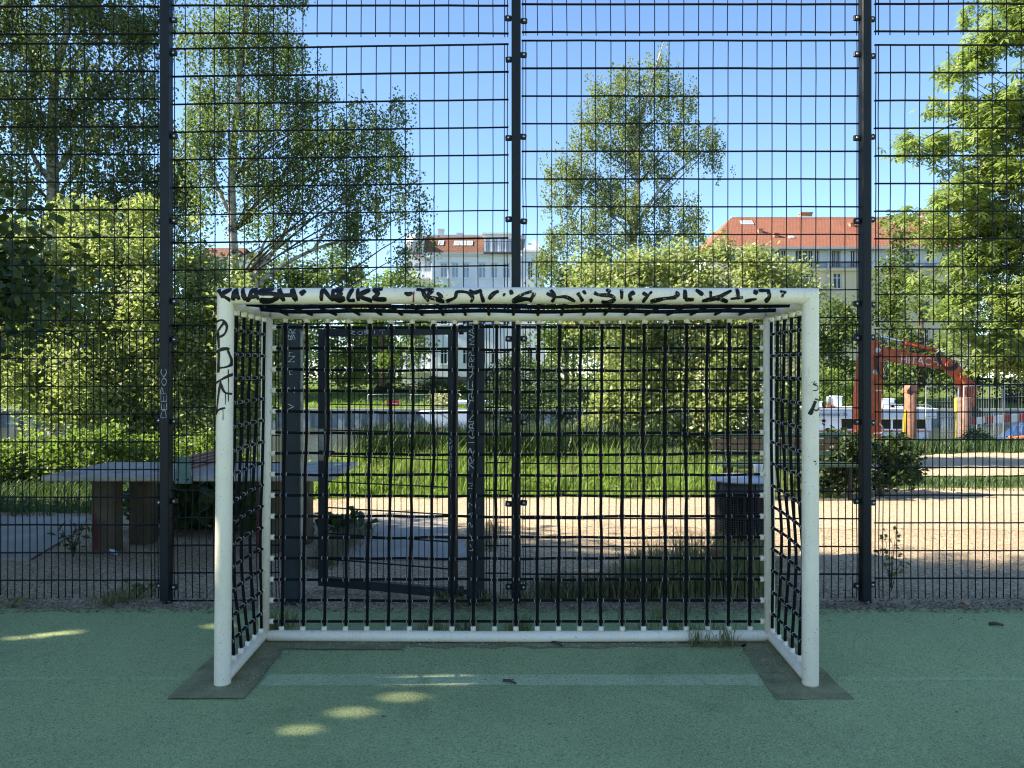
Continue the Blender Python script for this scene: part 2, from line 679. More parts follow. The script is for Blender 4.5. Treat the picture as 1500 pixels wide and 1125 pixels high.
def canal_wall_split():
    xs = np.concatenate([np.linspace(-400, -40, 19), np.linspace(-36, 36, 73), np.linspace(40, 400, 19)])
    ys = np.concatenate([np.linspace(-120, -6, 12), np.linspace(-4, 30, 69), np.linspace(31, 54.98, 13),
                         np.linspace(55.02, 75, 12), np.linspace(80, 900, 22)])
    X, Y = np.meshgrid(xs, ys)
    Z = terrain_z(X, Y)
    nx, ny = len(xs), len(ys)
    V = np.stack([X, Y, Z], -1).reshape(-1, 3)
    faces = []
    fm = []
    for j in range(ny - 1):
        for i in range(nx - 1):
            a = j * nx + i
            faces.append((a, a + 1, a + nx + 1, a + nx))
            fm.append(1 if ys[j] > 50 else 0)
    me = bpy.data.meshes.new('terrain')
    me.from_pydata([tuple(v) for v in V], [], faces)
    me.materials.append(M['turf'])
    me.materials.append(M['far_turf'])
    me.polygons.foreach_set('material_index', fm)
    me.polygons.foreach_set('use_smooth', [True] * len(faces))
    me.update()
    tag(link('ground', me), kind='structure')


canal_wall_split()


def sheet(name, pts, z, m, wob=0.0, seg=.12):
    """a thin flat sheet with a slightly ragged outline"""
    out = []
    n = len(pts)
    for i in range(n):
        a, b = Vector(pts[i]), Vector(pts[(i + 1) % n])
        k = max(1, int((b - a).length / seg)) if wob else 1
        nr = Vector((-(b - a).y, (b - a).x)).normalized()
        for j in range(k):
            p = a.lerp(b, j / k)
            if wob and j:
                p = p + nr * random.uniform(-wob, wob)
            out.append((p.x, p.y, z))
    mb = MB()
    mb.poly(out)
    return tag(mb.build(name, m), kind='structure')


sheet('court', [(-30, -40), (30, -40), (30, 5.46), (-30, 5.46)], 0.0, M['court_green'], .02, .1)
sheet('gravel', [(-40, 5.2), (40, 5.2), (40, 10.0), (14, 11.6), (4.7, 11.4), (3, 10.75), (0, 10.7), (-2.4, 10.6), (-3.2, 9.7), (-4.2, 9.3), (-9, 9.6), (-40, 9.6)],
      -.008, M['gravel'], .05, .12)
sheet('sunlit_gravel', [(-2.3, 8.55), (4.6, 8.3), (12, 8.3), (40, 8.5), (40, 10.9), (14, 11.3), (4.7, 11.1), (3, 10.6), (0, 10.55), (-2.2, 10.45)],
      -.004, M['sandy'], .09, .12)  # sunlit stretch of the gravel, sunlight put into a lighter colour
sheet('path', [(5.3, 12.6), (7.5, 12.8), (30, 13.2), (30, 16.8), (9.5, 16.6), (6.6, 15.2)], .004, M['sandy'], .1, .2)
# paved strips behind the fence
def gpt(px, py):
    Y = F * EYE / (py - HY)
    return (gx(px, Y), Y)


sheet('paving', [(-12, 6.95), gpt(45, 820), gpt(110, 781), gpt(132, 757), (-12, 9.15)], .006, M['concrete_slab'])
sheet('paving', [gpt(443, 818), gpt(560, 819), gpt(690, 818), gpt(664, 770), gpt(640, 752), gpt(520, 752), gpt(480, 790)], .006, M['concrete_slab'])
# kerb edges of the pavings
mb = MB()
a, b = gpt(45, 819.5), gpt(443, 818)
mb.bbox(-12, a[0], 6.93, 6.955, -.05, .014)
mb.bbox(b[0], gpt(690, 818)[0], 6.93, 6.955, -.05, .014)
tag(mb.build('paving_edge', M['concrete_slab']), kind='structure')
# seams across the middle paving
# court line and bare patches
L0, L1 = gx(386, 4.18), gx(1114, 4.18)
sheet('court_line', [(L0, 4.105), (L1, 4.105), (L1 + .01, 4.255), (L0, 4.26)], .0012, M['court_line'], .006, .06)
sheet('court_line', [(-12, 4.175), (gx(283, 4.17), 4.18), (gx(283, 4.17), 4.225), (-12, 4.22)], .0012, M['court_line_faint'], .005, .06)
sheet('court_line', [(gx(1230, 4.17), 4.165), (12, 4.22), (12, 4.265), (gx(1230, 4.17), 4.215)], .0012, M['court_line_faint'], .005, .06)
LB, RB = gx(245, 3.925), gx(1252, 3.925)
sheet('bare_patch', [(LB, 3.925), (gx(358, 3.925), 3.925), (gx(416, 4.64), 4.64), (gx(590, 4.64), 4.63), (gx(600, 4.78), 4.82),
                     (gx(360, 4.82), 4.9), (LB, 4.86)], .008, M['bare_patch'], .006, .08)
sheet('bare_patch', [(gx(1136, 3.925), 3.925), (RB, 3.925), (RB, 4.86), (gx(1150, 4.85), 4.88), (gx(1085, 4.72), 4.72)],
      .0024, M['bare_patch'], .006, .08)
sheet('bare_patch', [(gx(600, 4.7), 4.69), (gx(800, 4.7), 4.67), (gx(1000, 4.7), 4.70), (gx(1090, 4.7), 4.68), (gx(1090, 4.8), 4.85), (gx(600, 4.8), 4.85)],
      .0024, M['bare_patch'], .03, .07)
# canal water
mb = MB()
mb.poly([(-400, 15, -1.9), (400, 15, -1.9), (400, 55, -1.9), (-400, 55, -1.9)])
tag(mb.build('canal_water', M['canal_water']), kind='structure')
# far sheet-pile wall along the canal
mb = MB()
x = -62.0
while x < 60:
    for (xa, xb, ya, yb) in ((x, x + .45, 54.9, 54.9), (x + .45, x + .6, 54.9, 54.55), (x + .6, x + 1.05, 54.55, 54.55), (x + 1.05, x + 1.2, 54.55, 54.9)):
        mb.poly([(xa, ya, -2.6), (xb, yb, -2.6), (xb, yb, -.78), (xa, ya, -.78)])
    x += 1.2
mb.cur = 1
mb.box(-62, 60, 54.5, 55.1, -.78, -.62)
canal_wall = mb.build('canal_wall', [M['sheet_pile'], M['pile_cap']])
tag(canal_wall, 'ribbed grey steel sheet pile wall lining the far side of the canal', 'wall')


# ------------------------------------------------------------------ stuff on the ground
def grass_mesh(pos, h, w, lean, tint=None, nseg=2):
    """curved blades: two quads-as-one 5-gon each"""
    n = len(pos)
    ang = rng.uniform(0, 2 * math.pi, n)
    d = np.stack([np.cos(ang), np.sin(ang), np.zeros(n)], 1)
    sd = np.stack([-np.sin(ang + rng.normal(0, .5, n)), np.cos(ang), np.zeros(n)], 1)
    H = (h * rng.uniform(.5, 1.15, n))[:, None]
    Ln = (lean * rng.uniform(.2, 1.3, n))[:, None] * H
    up = np.array([[0, 0, 1.0]])
    W = (w * rng.uniform(.7, 1.3, n))[:, None]
    b0 = pos - sd * W * .5
    b1 = pos + sd * W * .5
    m = pos + up * H * .6 + d * Ln * .35
    t = pos + up * H * (1 - .25 * lean) + d * Ln
    a = np.stack([b0, b1, m + sd * W * .42, m - sd * W * .42], 1)
    b = np.stack([m - sd * W * .42, m + sd * W * .42, t + sd * W * .06, t - sd * W * .06], 1)
    return np.stack([a, b], 1).reshape(-1, 3)


def area_pts(n, x0, x1, y0, y1, clump=0.0, z=None):
    if clump:
        k = max(1, int(n / 14))
        c = np.stack([rng.uniform(x0, x1, k), rng.uniform(y0, y1, k)], 1)
        p = c[rng.integers(0, k, n)] + rng.normal(0, clump, (n, 2))
    else:
        p = np.stack([rng.uniform(x0, x1, n), rng.uniform(y0, y1, n)], 1)
    zz = terrain_z(p[:, 0], p[:, 1]) if z is None else np.full(n, z)
    return np.column_stack([p, zz])


def grass(name, parts, m, label=None):
    V, T = [], []
    for pos, h, w, lean in parts:
        h = np.broadcast_to(h, (len(pos),))
        V.append(grass_mesh(pos, h, w, lean))
        T.append(np.repeat(rng.beta(2, 2, len(pos)), 2))
    o = link(name, np_mesh(name, np.concatenate(V), 4, m, np.concatenate(T)))
    return tag(o, kind='stuff', label=label)


def keep(p, fn):
    return p[[bool(fn(q[0], q[1])) for q in p]]


# tall bright verge beyond the gravel
vp = area_pts(15000, -3.0, 4.6, 10.4, 13.6, .09)
vp = keep(vp, lambda x, y: y > 10.62 + .12 * math.sin(x * 3.1) + .1 * math.sin(x * 7) and x < 2.6 + .35 * (y - 10))
pn = np.sin(vp[:, 0] * 2.3 + 1) * np.sin(vp[:, 1] * 1.9) + .6 * np.sin(vp[:, 0] * 5.1) * np.sin(vp[:, 1] * 4.3 + 2)
hv = (.19 + .24 * np.clip((vp[:, 1] - 10.6) / 2.2, 0, 1)) * (1 + .45 * pn) + rng.normal(0, .06, len(vp))
hv = np.clip(hv, .06, .8)
edge = area_pts(2600, -3.2, 4.4, 10.45, 10.9, .05)
rightv = area_pts(5200, 4.3, 12.5, 11.2, 12.6, .1)
rightb = area_pts(6500, 5.5, 14, 16.6, 19.5, .16)
grass('verge_grass', [(vp, hv, .014, .55), (edge, .15, .011, .8)], M['grass_blade'], 'tall sunlit green grass along the gravel')
grass('short_grass', [(rightv, .10, .012, .8), (rightb, .34, .016, .7)], M['dark_grass'], 'short darker grass beside the far path')
rp = area_pts(13000, -4.2, 2.6, 13.3, 15.6, .12)
rp = keep(rp, lambda x, y: x > -2.75 + .12 * (y - 15) * -1 + random.uniform(-.2, .2))
grass('reed_grass', [(rp, .86, .02, .4)], M['shade_toned_leaf'], 'tall reeds on the canal bank coloured dark for shade')  # reeds darkened in colour to stand for the bush's shadow
lp = area_pts(7000, -9.5, -3.0, 9.2, 11.4, .1)
grass('shade_grass', [(lp, .20, .012, .7)], M['dark_grass'], 'grass in front of the nettles')
fb = area_pts(9000, -30, 30, 55.3, 66, .3)
grass('far_bank_grass', [(fb, .45, .05, .6)], M['grass_blade'], 'grass on the far canal bank')
n_ = 3600
wv_ = keep(area_pts(n_, -2.9, 4.4, 10.7, 13.6, .22), lambda x, y: x < 2.6 + .35 * (y - 10))
wv_[:, 2] += rng.uniform(.03, .36, len(wv_)) * (.6 + .4 * np.sin(wv_[:, 0] * 1.7))
tag(link('verge_weeds', np_mesh('verge_weeds', leaf_quads(wv_, .085, .04, .1), 4, M['nettle_leaf'], rng.beta(2, 2, len(wv_)))), kind='stuff', label='broad leaved weeds mixed into the tall grass')
# dry weeds along the foot of the fence
wp = np.concatenate([area_pts(500, .25, 1.0, 5.72, 6.1, .06), area_pts(1300, .9, 1.95, 5.72, 6.6, .09), area_pts(500, 1.5, 2.0, 6.0, 6.7, .08)])
hw = .16 + .26 * np.clip((wp[:, 0] - .5) / .8, 0, 1)
gp = np.concatenate([area_pts(160, gx(618, 4.9), gx(700, 4.9), 4.82, 5.0, .02, 0), area_pts(120, gx(735, 4.9), gx(785, 4.9), 4.82, 5.0, .02, 0),
                     area_pts(200, gx(905, 5.0), gx(1085, 5.0), 4.84, 5.3, .03, 0), area_pts(90, gx(1010, 4.8), gx(1060, 4.8), 4.68, 4.74, .02, 0)])
fp = np.concatenate([area_pts(300, gx(640, 5.6), gx(775, 5.6), 5.5, 5.75, .03, 0), area_pts(120, -4.9, -4.3, 5.5, 5.7, .04, 0), area_pts(180, -2.95, -2.55, 5.5, 5.8, .03, 0),
                     area_pts(150, gx(393, 5), gx(430, 5), 4.95, 5.2, .03, 0)])
grass('fence_weeds', [(wp[: len(wp) // 2 * 2], hw[: len(wp) // 2 * 2], .007, .8), (gp, .15, .005, .8), (fp, .13, .006, .9)], M['weed_grass'],
      'thin wild grass at the foot of the fence')
stalks = keep(area_pts(500, -2.8, 4.2, 10.8, 13.8, .2), lambda x, y: x < 2.6 + .35 * (y - 10))
dw = np.concatenate([area_pts(900, .2, 1.1, 5.7, 6.0, .05), area_pts(700, -1.75, -1.5, 6.6, 8.2, .06), area_pts(160, -.32, -.2, 7.3, 8.3, .04)])
grass('dry_weeds', [(dw, .2, .006, .9), (stalks, .62, .008, .3)], M['dry_grass'], 'dry yellowish grass stalks by the fence posts')


def bits(name, n_list, m, label):
    V, T = [], []
    for (n, x0, x1, y0, y1, s, z) in n_list:
        c = np.column_stack([rng.uniform(x0, x1, n), rng.uniform(y0, y1, n), np.full(n, z) + rng.uniform(0, .012, n)])
        q = leaf_quads(c, s, s * .6, 0, .3).reshape(n, 4, 3)
        # lay the flakes down
        q[:, :, 2] = z + (q[:, :, 2] - c[:, None, 2]) * .45 + rng.uniform(.002, .012, (n, 1))
        q[:, :, 2] = np.maximum(q[:, :, 2], z + .001)
        V.append(q.reshape(-1, 3))
        T.append(rng.beta(.8, 1.6, n))
    return tag(link(name, np_mesh(name, np.concatenate(V), 4, m, np.concatenate(T))), kind='stuff', label=label)


bits('leaf_litter', [(4200, -5.3, 5.4, 5.36, 5.62, .028, 0), (2600, -5.3, 5.4, 5.6, 5.95, .026, 0), (700, 0, 2.3, 5.3, 5.6, .022, 0), (900, 2.3, 5.2, 5.42, 5.75, .03, 0),
                     (500, -5.2, 5.2, 5.25, 5.45, .012, 0), (120, -1.7, 1.7, 4.63, 4.74, .016, .008), (90, -1.62, -1.3, 4.1, 4.7, .014, .008), (120, 1.3, 1.7, 4.15, 4.75, .014, .008)],
     M['litter'], 'dead leaves and dust gathered under the fence')
bits('court_leaves', [(46, -4.5, 4.5, 3.0, 5.3, .03, .002), (60, -4.8, 4.8, 5.0, 5.4, .026, .002)], M['litter'], 'scattered dry leaf scraps on the court')
bits('court_crumbs', [(900, -4, 4, 2.2, 5.4, .012, .002), (260, -1.5, 1.6, 4.1, 4.7, .011, .008)], M['crumbs'], 'dark rubber crumbs on the court')
bits('pale_crumbs', [(170, -4.2, 4.2, 3.0, 5.4, .010, .002), (300, -1.3, -.1, 4.62, 4.76, .014, .003), (240, -1.58, -1.22, 4.05, 4.75, .014, .003), (240, .9, 1.62, 4.2, 4.76, .014, .003), (160, 0, 1.0, 4.66, 4.76, .013, .003), (260, -5, 5, 5.45, 5.9, .014, 0)],
     M['white_bits'], 'pale scraps and petals scattered on the court')

# ------------------------------------------------------------------ lettering helpers
def smooth_path(pts, k=6):
    """Catmull-Rom through 2-D points"""
    if len(pts) < 3:
        a, b = np.array(pts[0], float), np.array(pts[-1], float)
        return [a + (b - a) * t for t in np.linspace(0, 1, 8)]
    P = [np.array(p, float) for p in pts]
    P = [2 * P[0] - P[1]] + P + [2 * P[-1] - P[-2]]
    out = []
    for i in range(1, len(P) - 2):
        for t in np.linspace(0, 1, k, endpoint=(i == len(P) - 3)):
            a, b, c, d = P[i - 1], P[i], P[i + 1], P[i + 2]
            out.append(.5 * ((2 * b) + (c - a) * t + (2 * a - 5 * b + 4 * c - d) * t * t + (3 * b - a - 3 * c + d) * t ** 3))
    return out


def ribbon(mb, pts, width, fn, curved=True):
    """a painted stroke: pts in picture-plane units, mapped to a surface by fn(x, y)"""
    P = smooth_path(pts) if curved else [np.array(a, float) * (1 - t) + np.array(b, float) * t for a, b in zip(pts[:-1], pts[1:]) for t in np.linspace(0, 1, 5)]
    n = len(P)
    rows = []
    wv = (random.uniform(.85, 1.2), random.uniform(0, 6))
    for i, p in enumerate(P):
        d = P[min(i + 1, n - 1)] - P[max(i - 1, 0)]
        L = math.hypot(*d) or 1
        nx, ny = -d[1] / L, d[0] / L
        ww = width * (.5 * wv[0] + .09 * math.sin(i * .55 + wv[1]) + random.uniform(-.035, .035)) * (.7 if i in (0, n - 1) else 1)
        rows.append([fn(p[0] + nx * ww * s, p[1] + ny * ww * s) for s in (-1, -.33, .33, 1)])
    b = len(mb.v)
    for r in rows:
        mb.v += [tuple(q) for q in r]
    for i in range(n - 1):
        for j in range(3):
            mb.face([b + i * 4 + j, b + i * 4 + j + 1, b + i * 4 + 4 + j + 1, b + i * 4 + 4 + j])


GLYPH = {
    'A': [[(0, 0), (.5, 1), (1, 0)], [(.2, .4), (.8, .4)]], 'B': [[(0, 0), (0, 1), (.7, .8), (0, .52), (.8, .25), (0, 0)]],
    'C': [[(1, .85), (.5, 1), (0, .5), (.5, 0), (1, .15)]], 'D': [[(0, 0), (0, 1), (.8, .8), (.9, .3), (0, 0)]],
    'E': [[(.9, 1), (0, 1), (0, 0), (.9, 0)], [(0, .5), (.7, .5)]], 'H': [[(0, 0), (0, 1)], [(1, 0), (1, 1)], [(0, .5), (1, .5)]],
    'I': [[(.5, 0), (.5, 1)]], 'J': [[(.8, 1), (.8, .2), (.4, 0), (0, .25)]], 'K': [[(0, 0), (0, 1)], [(.9, 1), (0, .45), (.9, 0)]],
    'L': [[(0, 1), (0, 0), (.8, 0)]], 'N': [[(0, 0), (0, 1), (.9, 0), (.9, 1)]], 'O': [[(.5, 1), (0, .5), (.5, 0), (1, .5), (.5, 1)]],
    'P': [[(0, 0), (0, 1), (.8, .8), (0, .5)]], 'R': [[(0, 0), (0, 1), (.8, .78), (.1, .5), (.9, 0)]], 'S': [[(.9, .9), (.2, .9), (.1, .6), (.8, .4), (.7, .05), (0, .1)]],
    'T': [[(0, 1), (1, 1)], [(.5, 1), (.5, 0)]], 'V': [[(0, 1), (.5, 0), (1, 1)]], 'Y': [[(0, 1), (.5, .5), (1, 1)], [(.5, .5), (.5, 0)]], 'Z': [[(0, 1), (.9, 1), (0, 0), (.9, 0)]],
    '@': [[(.2, .05), (.5, .85), (.8, .05)], [(.25, .4), (.75, .4)], [(.5, 1), (.05, .5), (.5, 0), (.95, .5), (.5, 1)]],
    'G': [[(1, .85), (.4, 1), (0, .5), (.4, 0), (1, .2), (1, .5), (.6, .5)]], 'U': [[(0, 1), (0, .2), (.5, 0), (.9, .2), (.9, 1)]], '^': [[(0, .3), (0, .8), (.6, .8), (.6, .3)]],
}


def write(mb, text, x, y, w, h, step, fn, width, rot=False):
    """text in stroke letters; rot=True writes it bottom to top on an upright"""
    for i, ch in enumerate(text):
        for st in GLYPH.get(ch, []):
            jx, jy = random.uniform(-.06, .06), random.uniform(-.06, .06)
            if rot:
                pts = [(x + (1 - v + jy) * h - h, y - i * step - (u + jx) * w) for u, v in st]
            else:
                pts = [(x + i * step + (u + jx) * w, y - (v + jy) * h) for u, v in st]
            ribbon(mb, pts, width, fn, ch not in 'EHIKLNTVZA^' or len(st) > 6)


# ------------------------------------------------------------------ football goal
GY, GB = 4.115, 4.78           # front and back planes
GR, BR = .043, .030            # tube radii
gs = F / GY
bs = F / GB
XL0, XL1, XR = gx(326, GY), gx(330.5, GY), gx(1187, GY)
ZT = gz(434, GY)
goal = empty('football_goal', (0, GY + .3, 0), 'white steel football goal with black rope net and scrawled graffiti on the green court', 'football goal')
WP = M['white_paint']


def tube_part(name, pts, r, parent, n=20, m=WP):
    mb = MB()
    mb.smooth = True
    mb.tube(pts, r, n)
    return mb.build(name, m, parent)


def mitre_post(xb, xt, side):
    """upright whose top is mitred against the crossbar"""
    mb = MB()
    mb.smooth = True
    n = 24
    for z, x, mit in ((0.002, xb, 0), (.012, xb, 0), (1.0, xb + (xt - xb) * .5, 0), (ZT - .05, xt, 0), (ZT, xt, 1)):
        rr = GR * (.96 if z < .01 else 1)
        for j in range(n):
            t = 2 * math.pi * j / n
            cx, cy = math.cos(t) * rr, math.sin(t) * rr
            mb.v.append((x + cx, GY + cy, z + (-side * cx if mit else 0)))
    for i in range(4):
        for j in range(n):
            j2 = (j + 1) % n
            mb.face([i * n + j, i * n + j2, (i + 1) * n + j2, (i + 1) * n + j])
    mb.face([n - 1 - j for j in range(n)])
    return mb.build('post', WP, goal)


post_l = mitre_post(XL0, XL1, 1)
post_r = mitre_post(XR, XR, -1)
mb = MB()
mb.smooth = True
n = 24
for x, mit in ((XL1, 1), (XL1 + .2, 0), (0, 0), (XR - .2, 0), (XR, -1)):
    sag = 0.004 if x == 0 else 0
    for j in range(n):
        t = 2 * math.pi * j / n
        cy, cz = math.cos(t) * GR, math.sin(t) * GR
        mb.v.append((x - mit * cz, GY + cy, ZT + cz + sag))
for i in range(4):
    for j in range(n):
        j2 = (j + 1) % n
        mb.face([i * n + j, (i + 1) * n + j, (i + 1) * n + j2, i * n + j2])
crossbar = mb.build('crossbar', WP, goal)

BXL0, BXL1, BXR0, BXR1 = gx(386.5, GB), gx(391.5, GB), gx(1127.5, GB), gx(1126, GB)
BZT, BZB = gz(459.5, GB), .042
back_l = tube_part('back_post', [(BXL0, GB, .055), (BXL1, GB, BZT + .028)], .032, goal)
back_r = tube_part('back_post', [(BXR0, GB, .055), (BXR1, GB, BZT + .028)], .032, goal)
back_top = tube_part('top_rail', [(BXL1 + .03, GB, BZT), (gx(760, GB), GB, BZT - .014), (BXR1 - .03, GB, BZT)], .034, goal)


def rounded(pts, r, k=5):
    """tube with domed ends"""
    P = [Vector(p) for p in pts]
    d0, d1 = (P[1] - P[0]).normalized(), (P[-1] - P[-2]).normalized()
    a = [P[0] - d0 * r * math.cos(t) * 1.1 for t in np.linspace(0, math.pi / 2, k)]
    ra = [max(.002, r * math.sin(t)) for t in np.linspace(0, math.pi / 2, k)]
    b = [P[-1] + d1 * r * math.sin(t) * 1.1 for t in np.linspace(0, math.pi / 2, k)]
    rb = [max(.002, r * math.cos(t)) for t in np.linspace(0, math.pi / 2, k)]
    return a + P[1:-1] + b, ra + [r] * len(P[1:-1]) + rb


p, r = rounded([(BXL0 + .045, GB - .01, BZB), (0, GB - .012, BZB - .006), (BXR0 - .045, GB - .01, BZB)], .033)
back_bot = tube_part('bottom_rail', p, r, goal)
p, r = rounded([(XL0 + .012, GY + .03, .042), (BXL0 - .005, GB - .03, .045)], .033)
side_bl = tube_part('bottom_rail', p, r, goal)
p, r = rounded([(XR - .012, GY + .03, .042), (BXR0 + .005, GB - .03, .045)], .033)
side_br = tube_part('bottom_rail', p, r, goal)
side_tl = tube_part('top_rail', [(XL1, GY + .02, ZT - .035), (BXL1, GB - .02, BZT)], .028, goal)
side_tr = tube_part('top_rail', [(XR, GY + .02, ZT - .035), (BXR1, GB - .02, BZT)], .028, goal)

# net sockets: one shared mesh along +Z
mb = MB()
mb.smooth = True
mb.lathe([(.0165, 0), (.0165, .026), (.014, .031), (.0105, .031)], (0, 0, 0), 12)
SOCK = mb.mesh('net_socket', WP)


def socket(p, d, parent):
    o = link('net_socket', SOCK, parent)
    o.location = p
    o.rotation_mode = 'QUATERNION'
    o.rotation_quaternion = Vector(d).to_track_quat('Z', 'Y')
    return o


vx = [gx(413.2 + 31.13 * i, GB) for i in range(23)]
vxt = [gx(418.3 + 30.95 * i, GB) for i in range(23)]
hz = [gz(910 - 30.75 * i, GB) for i in range(15)]


def lerp(a, b, t):
    return a + (b - a) * t


def xl(z):
    return lerp(BXL0, BXL1, z / BZT)


def xr(z):
    return lerp(BXR0, BXR1, z / BZT)


for x, xt in zip(vx, vxt):
    socket((x, GB - .012, BZB + .026), (0, 0, 1), back_bot)
    socket((xt, GB, BZT - .022 - .012 * math.sin(math.pi * (xt - BXL1) / (BXR1 - BXL1))), (0, 0, -1), back_top)
for z in hz:
    socket((xl(z) + .027, GB, z), (1, 0, 0), back_l)
    socket((xr(z) - .027, GB, z), (-1, 0, 0), back_r)
sy = [GY + .16 + .114 * i for i in range(5)]
shz = [gz(897 - 31.3 * i, GB - .035) for i in range(14)]


def front_x(z, left):
    return lerp(XL0, XL1, z / ZT) if left else XR


def side_x(y, z, left):
    t = (y - GY) / (GB - GY)
    return lerp(front_x(z, left), xl(z) if left else xr(z), t)


for left, bot, top in ((True, side_bl, side_tl), (False, side_br, side_tr)):
    for y in sy:
        socket((side_x(y, 0, left), y, .068), (0, 0, 1), bot)
        socket((side_x(y, 2, left), y, lerp(ZT - .035, BZT, (y - GY) / (GB - GY)) - .022), (0, 0, -1), top)
for left, par in ((True, back_l), (False, back_r)):
    mb = MB()
    mb.smooth = True
    for z in shz:
        x = xl(z) if left else xr(z)
        b = len(mb.v)
        mb.lathe([(.0165, -.045), (.014, -.050), (.0115, -.050), (.0115, -.026), (.0165, -.026)], (x, GB, z), 12, 'y')
    o = mb.build('net_sockets', WP, par)
    o['kind'] = 'stuff'

# nets -------------------------------------------------------------
ROPE, HROPE = .0093, .0082
WR = random.Random(3)


def wob(seed):
    r = random.Random(seed)
    a = [(r.uniform(.3, 1), r.uniform(.6, 3.2), r.uniform(0, 6.3)) for _ in range(4)]
    return lambda t: sum(q * math.sin(f * t * math.pi + p) for q, f, p in a) / 4


def net_points(nu, nv, P):
    return [[P(i, j) for j in range(nv)] for i in range(nu)]


def ferrules(mb, pt, d, off=.0175, r=.0112):
    mb.cur = 1
    d = Vector(d).normalized()
    for s in (-1, 1):
        c = Vector(pt) + d * off * s
        mb.tube([c - d * .002, c + d * .002], min(r, .0112), 8)
    mb.cur = 0


# back net: grid nodes bulge a little to the rear
def back_node(i, j):
    """i: column -1..23, j: row -1..15 (ends at the sockets)"""
    z = hz[j] if 0 <= j < 15 else (BZB + .055 if j < 0 else BZT - .052)
    t = (z - .1) / (BZT - .1)
    if 0 <= i < 23:
        x = lerp(vx[i], vxt[i], t)
    else:
        x = xl(z) + .054 if i < 0 else xr(z) - .054
    u = (x + 1.5) / 3.0
    bul = math.sin(math.pi * min(1, max(0, u))) * math.sin(math.pi * min(1, max(0, t)))
    dx = (WX(i * .35 + j * .13) * .006 - .012 * math.sin(2 * math.pi * t) * (0.5 - u) + WX2(j * .5 + i * .07) * .005) * min(1, 4 * bul)
    dz = (WZ(j * .4 + u * 1.7) * .012 - .012 * bul + WX(i * .21 + j * .5) * .005) * min(1, 4 * bul)
    return Vector((x + dx, GB + .05 * bul, z + dz))


WX, WX2, WZ = wob(5), wob(8), wob(12)


def spline3(P, k=4):
    P = [Vector(p) for p in P]
    Q = [2 * P[0] - P[1]] + P + [2 * P[-1] - P[-2]]
    out = []
    for i in range(1, len(Q) - 2):
        a, b, c, d = Q[i - 1:i + 3]
        for q in range(k):
            t = q / k
            out.append(.5 * ((2 * b) + (c - a) * t + (2 * a - 5 * b + 4 * c - d) * t * t + (3 * b - a - 3 * c + d) * t ** 3))
    out.append(P[-1])
    return out


mb = MB()
mb.smooth = True
for i in range(23):
    mb.tube(spline3([back_node(i, j) for j in range(-1, 16)], 3), ROPE, 8)
for j in range(15):
    mb.tube(spline3([back_node(i, j) + Vector((0, -.004, 0)) for i in range(-1, 24)], 3), HROPE, 8)
    for i in range(23):
        ferrules(mb, back_node(i, j) + Vector((0, -.004, 0)), back_node(i + 1, j) - back_node(i - 1, j))
mb.build('back_net', [M['black_rope'], M['ferrule']], goal)

for left in (True, False):
    mb = MB()
    mb.smooth = True
    sg = -1 if left else 1
    ws = wob(21 + left)

    def node(a, j):
        """a: -1 front post, 0..4 ropes, 5 back post"""
        y = sy[a] if 0 <= a < 5 else (GY + .04 if a < 0 else GB - .05)
        z = shz[j] if 0 <= j < 14 else (.10 if j < 0 else BZT - .055)
        t = min(1, max(0, z / 2))
        s = (y - GY) / (GB - GY)
        sag = .05 * math.sin(math.pi * t) * (1 - s)
        if j < 0 or j > 13:
            sag = 0
        bul = math.sin(math.pi * min(1, max(0, t))) * math.sin(math.pi * s)
        if not (0 <= a < 5) or j < 0 or j > 13:
            bul = 0
        low = math.exp(-((t - .28) / .2) ** 2)
        return Vector((side_x(y, z, left) + sg * bul * (.012 + (.05 if left else -.045) * low) * (1 if left else -1) * (1 if left else 1)
                       + ws(a * .6 + j * .23) * .010 * bul, y + ws(j * .31 + a) * .012 * bul, z - sag * (1.0 if t < .5 else .3)))
    for a in range(5):
        mb.tube(spline3([node(a, j) for j in range(-1, 15)], 3), ROPE, 8)
    for j in range(14):
        mb.tube(spline3([node(a, j) for a in range(-1, 6)], 4), HROPE, 8)
        for a in range(5):
            ferrules(mb, node(a, j), node(min(a + 1, 5), j) - node(max(a - 1, -1), j), .016, .0125)
    mb.build('side_net', [M['black_rope'], M['ferrule']], goal)

# roof net, sagging a little below the frame
mb = MB()
mb.smooth = True
ry = [GY + .235, GY + .465]
rx = [lerp(-1.36, 1.36, i / 20) for i in range(21)]


def roof_z(x, y):
    u = min(1, max(0, (x - BXL1) / (BXR1 - BXL1)))
    s = (y - GY) / (GB - GY)
    sag = (min(1, 5 * math.sin(math.pi * u)) - 1) * .012 + .004 * math.sin(x * 9)
    return lerp(2.012, 1.990, s) - sag * math.sin(math.pi * s)


for y in ry:
    mb.tube([(x, y, roof_z(x, y)) for x in np.linspace(BXL1 + .01, BXR1 - .01, 48)], .0118, 8)
for x in rx:
    mb.tube([(x + .02 * math.sin(x * 5) * s, lerp(GY, GB, s), roof_z(x, lerp(GY, GB, s))) for s in np.linspace(.05, .97, 7)], .0095, 8)
    for y in ry:
        ferrules(mb, (x, y, roof_z(x, y)), (1, 0, 0), .017, .012)
mb.build('roof_net', [M['black_rope'], M['ferrule']], goal)


# graffiti -----------------------------------------------------------
def on_bar(px, py):
    x = gx(px, GY)
    dz = max(-.985, min(.985, (434 - py) / gs / GR))
    r = GR + .0022
    return (x, GY - r * math.sqrt(1 - dz * dz), ZT + r * dz + (.004 * (1 - abs(x) / 1.5)))


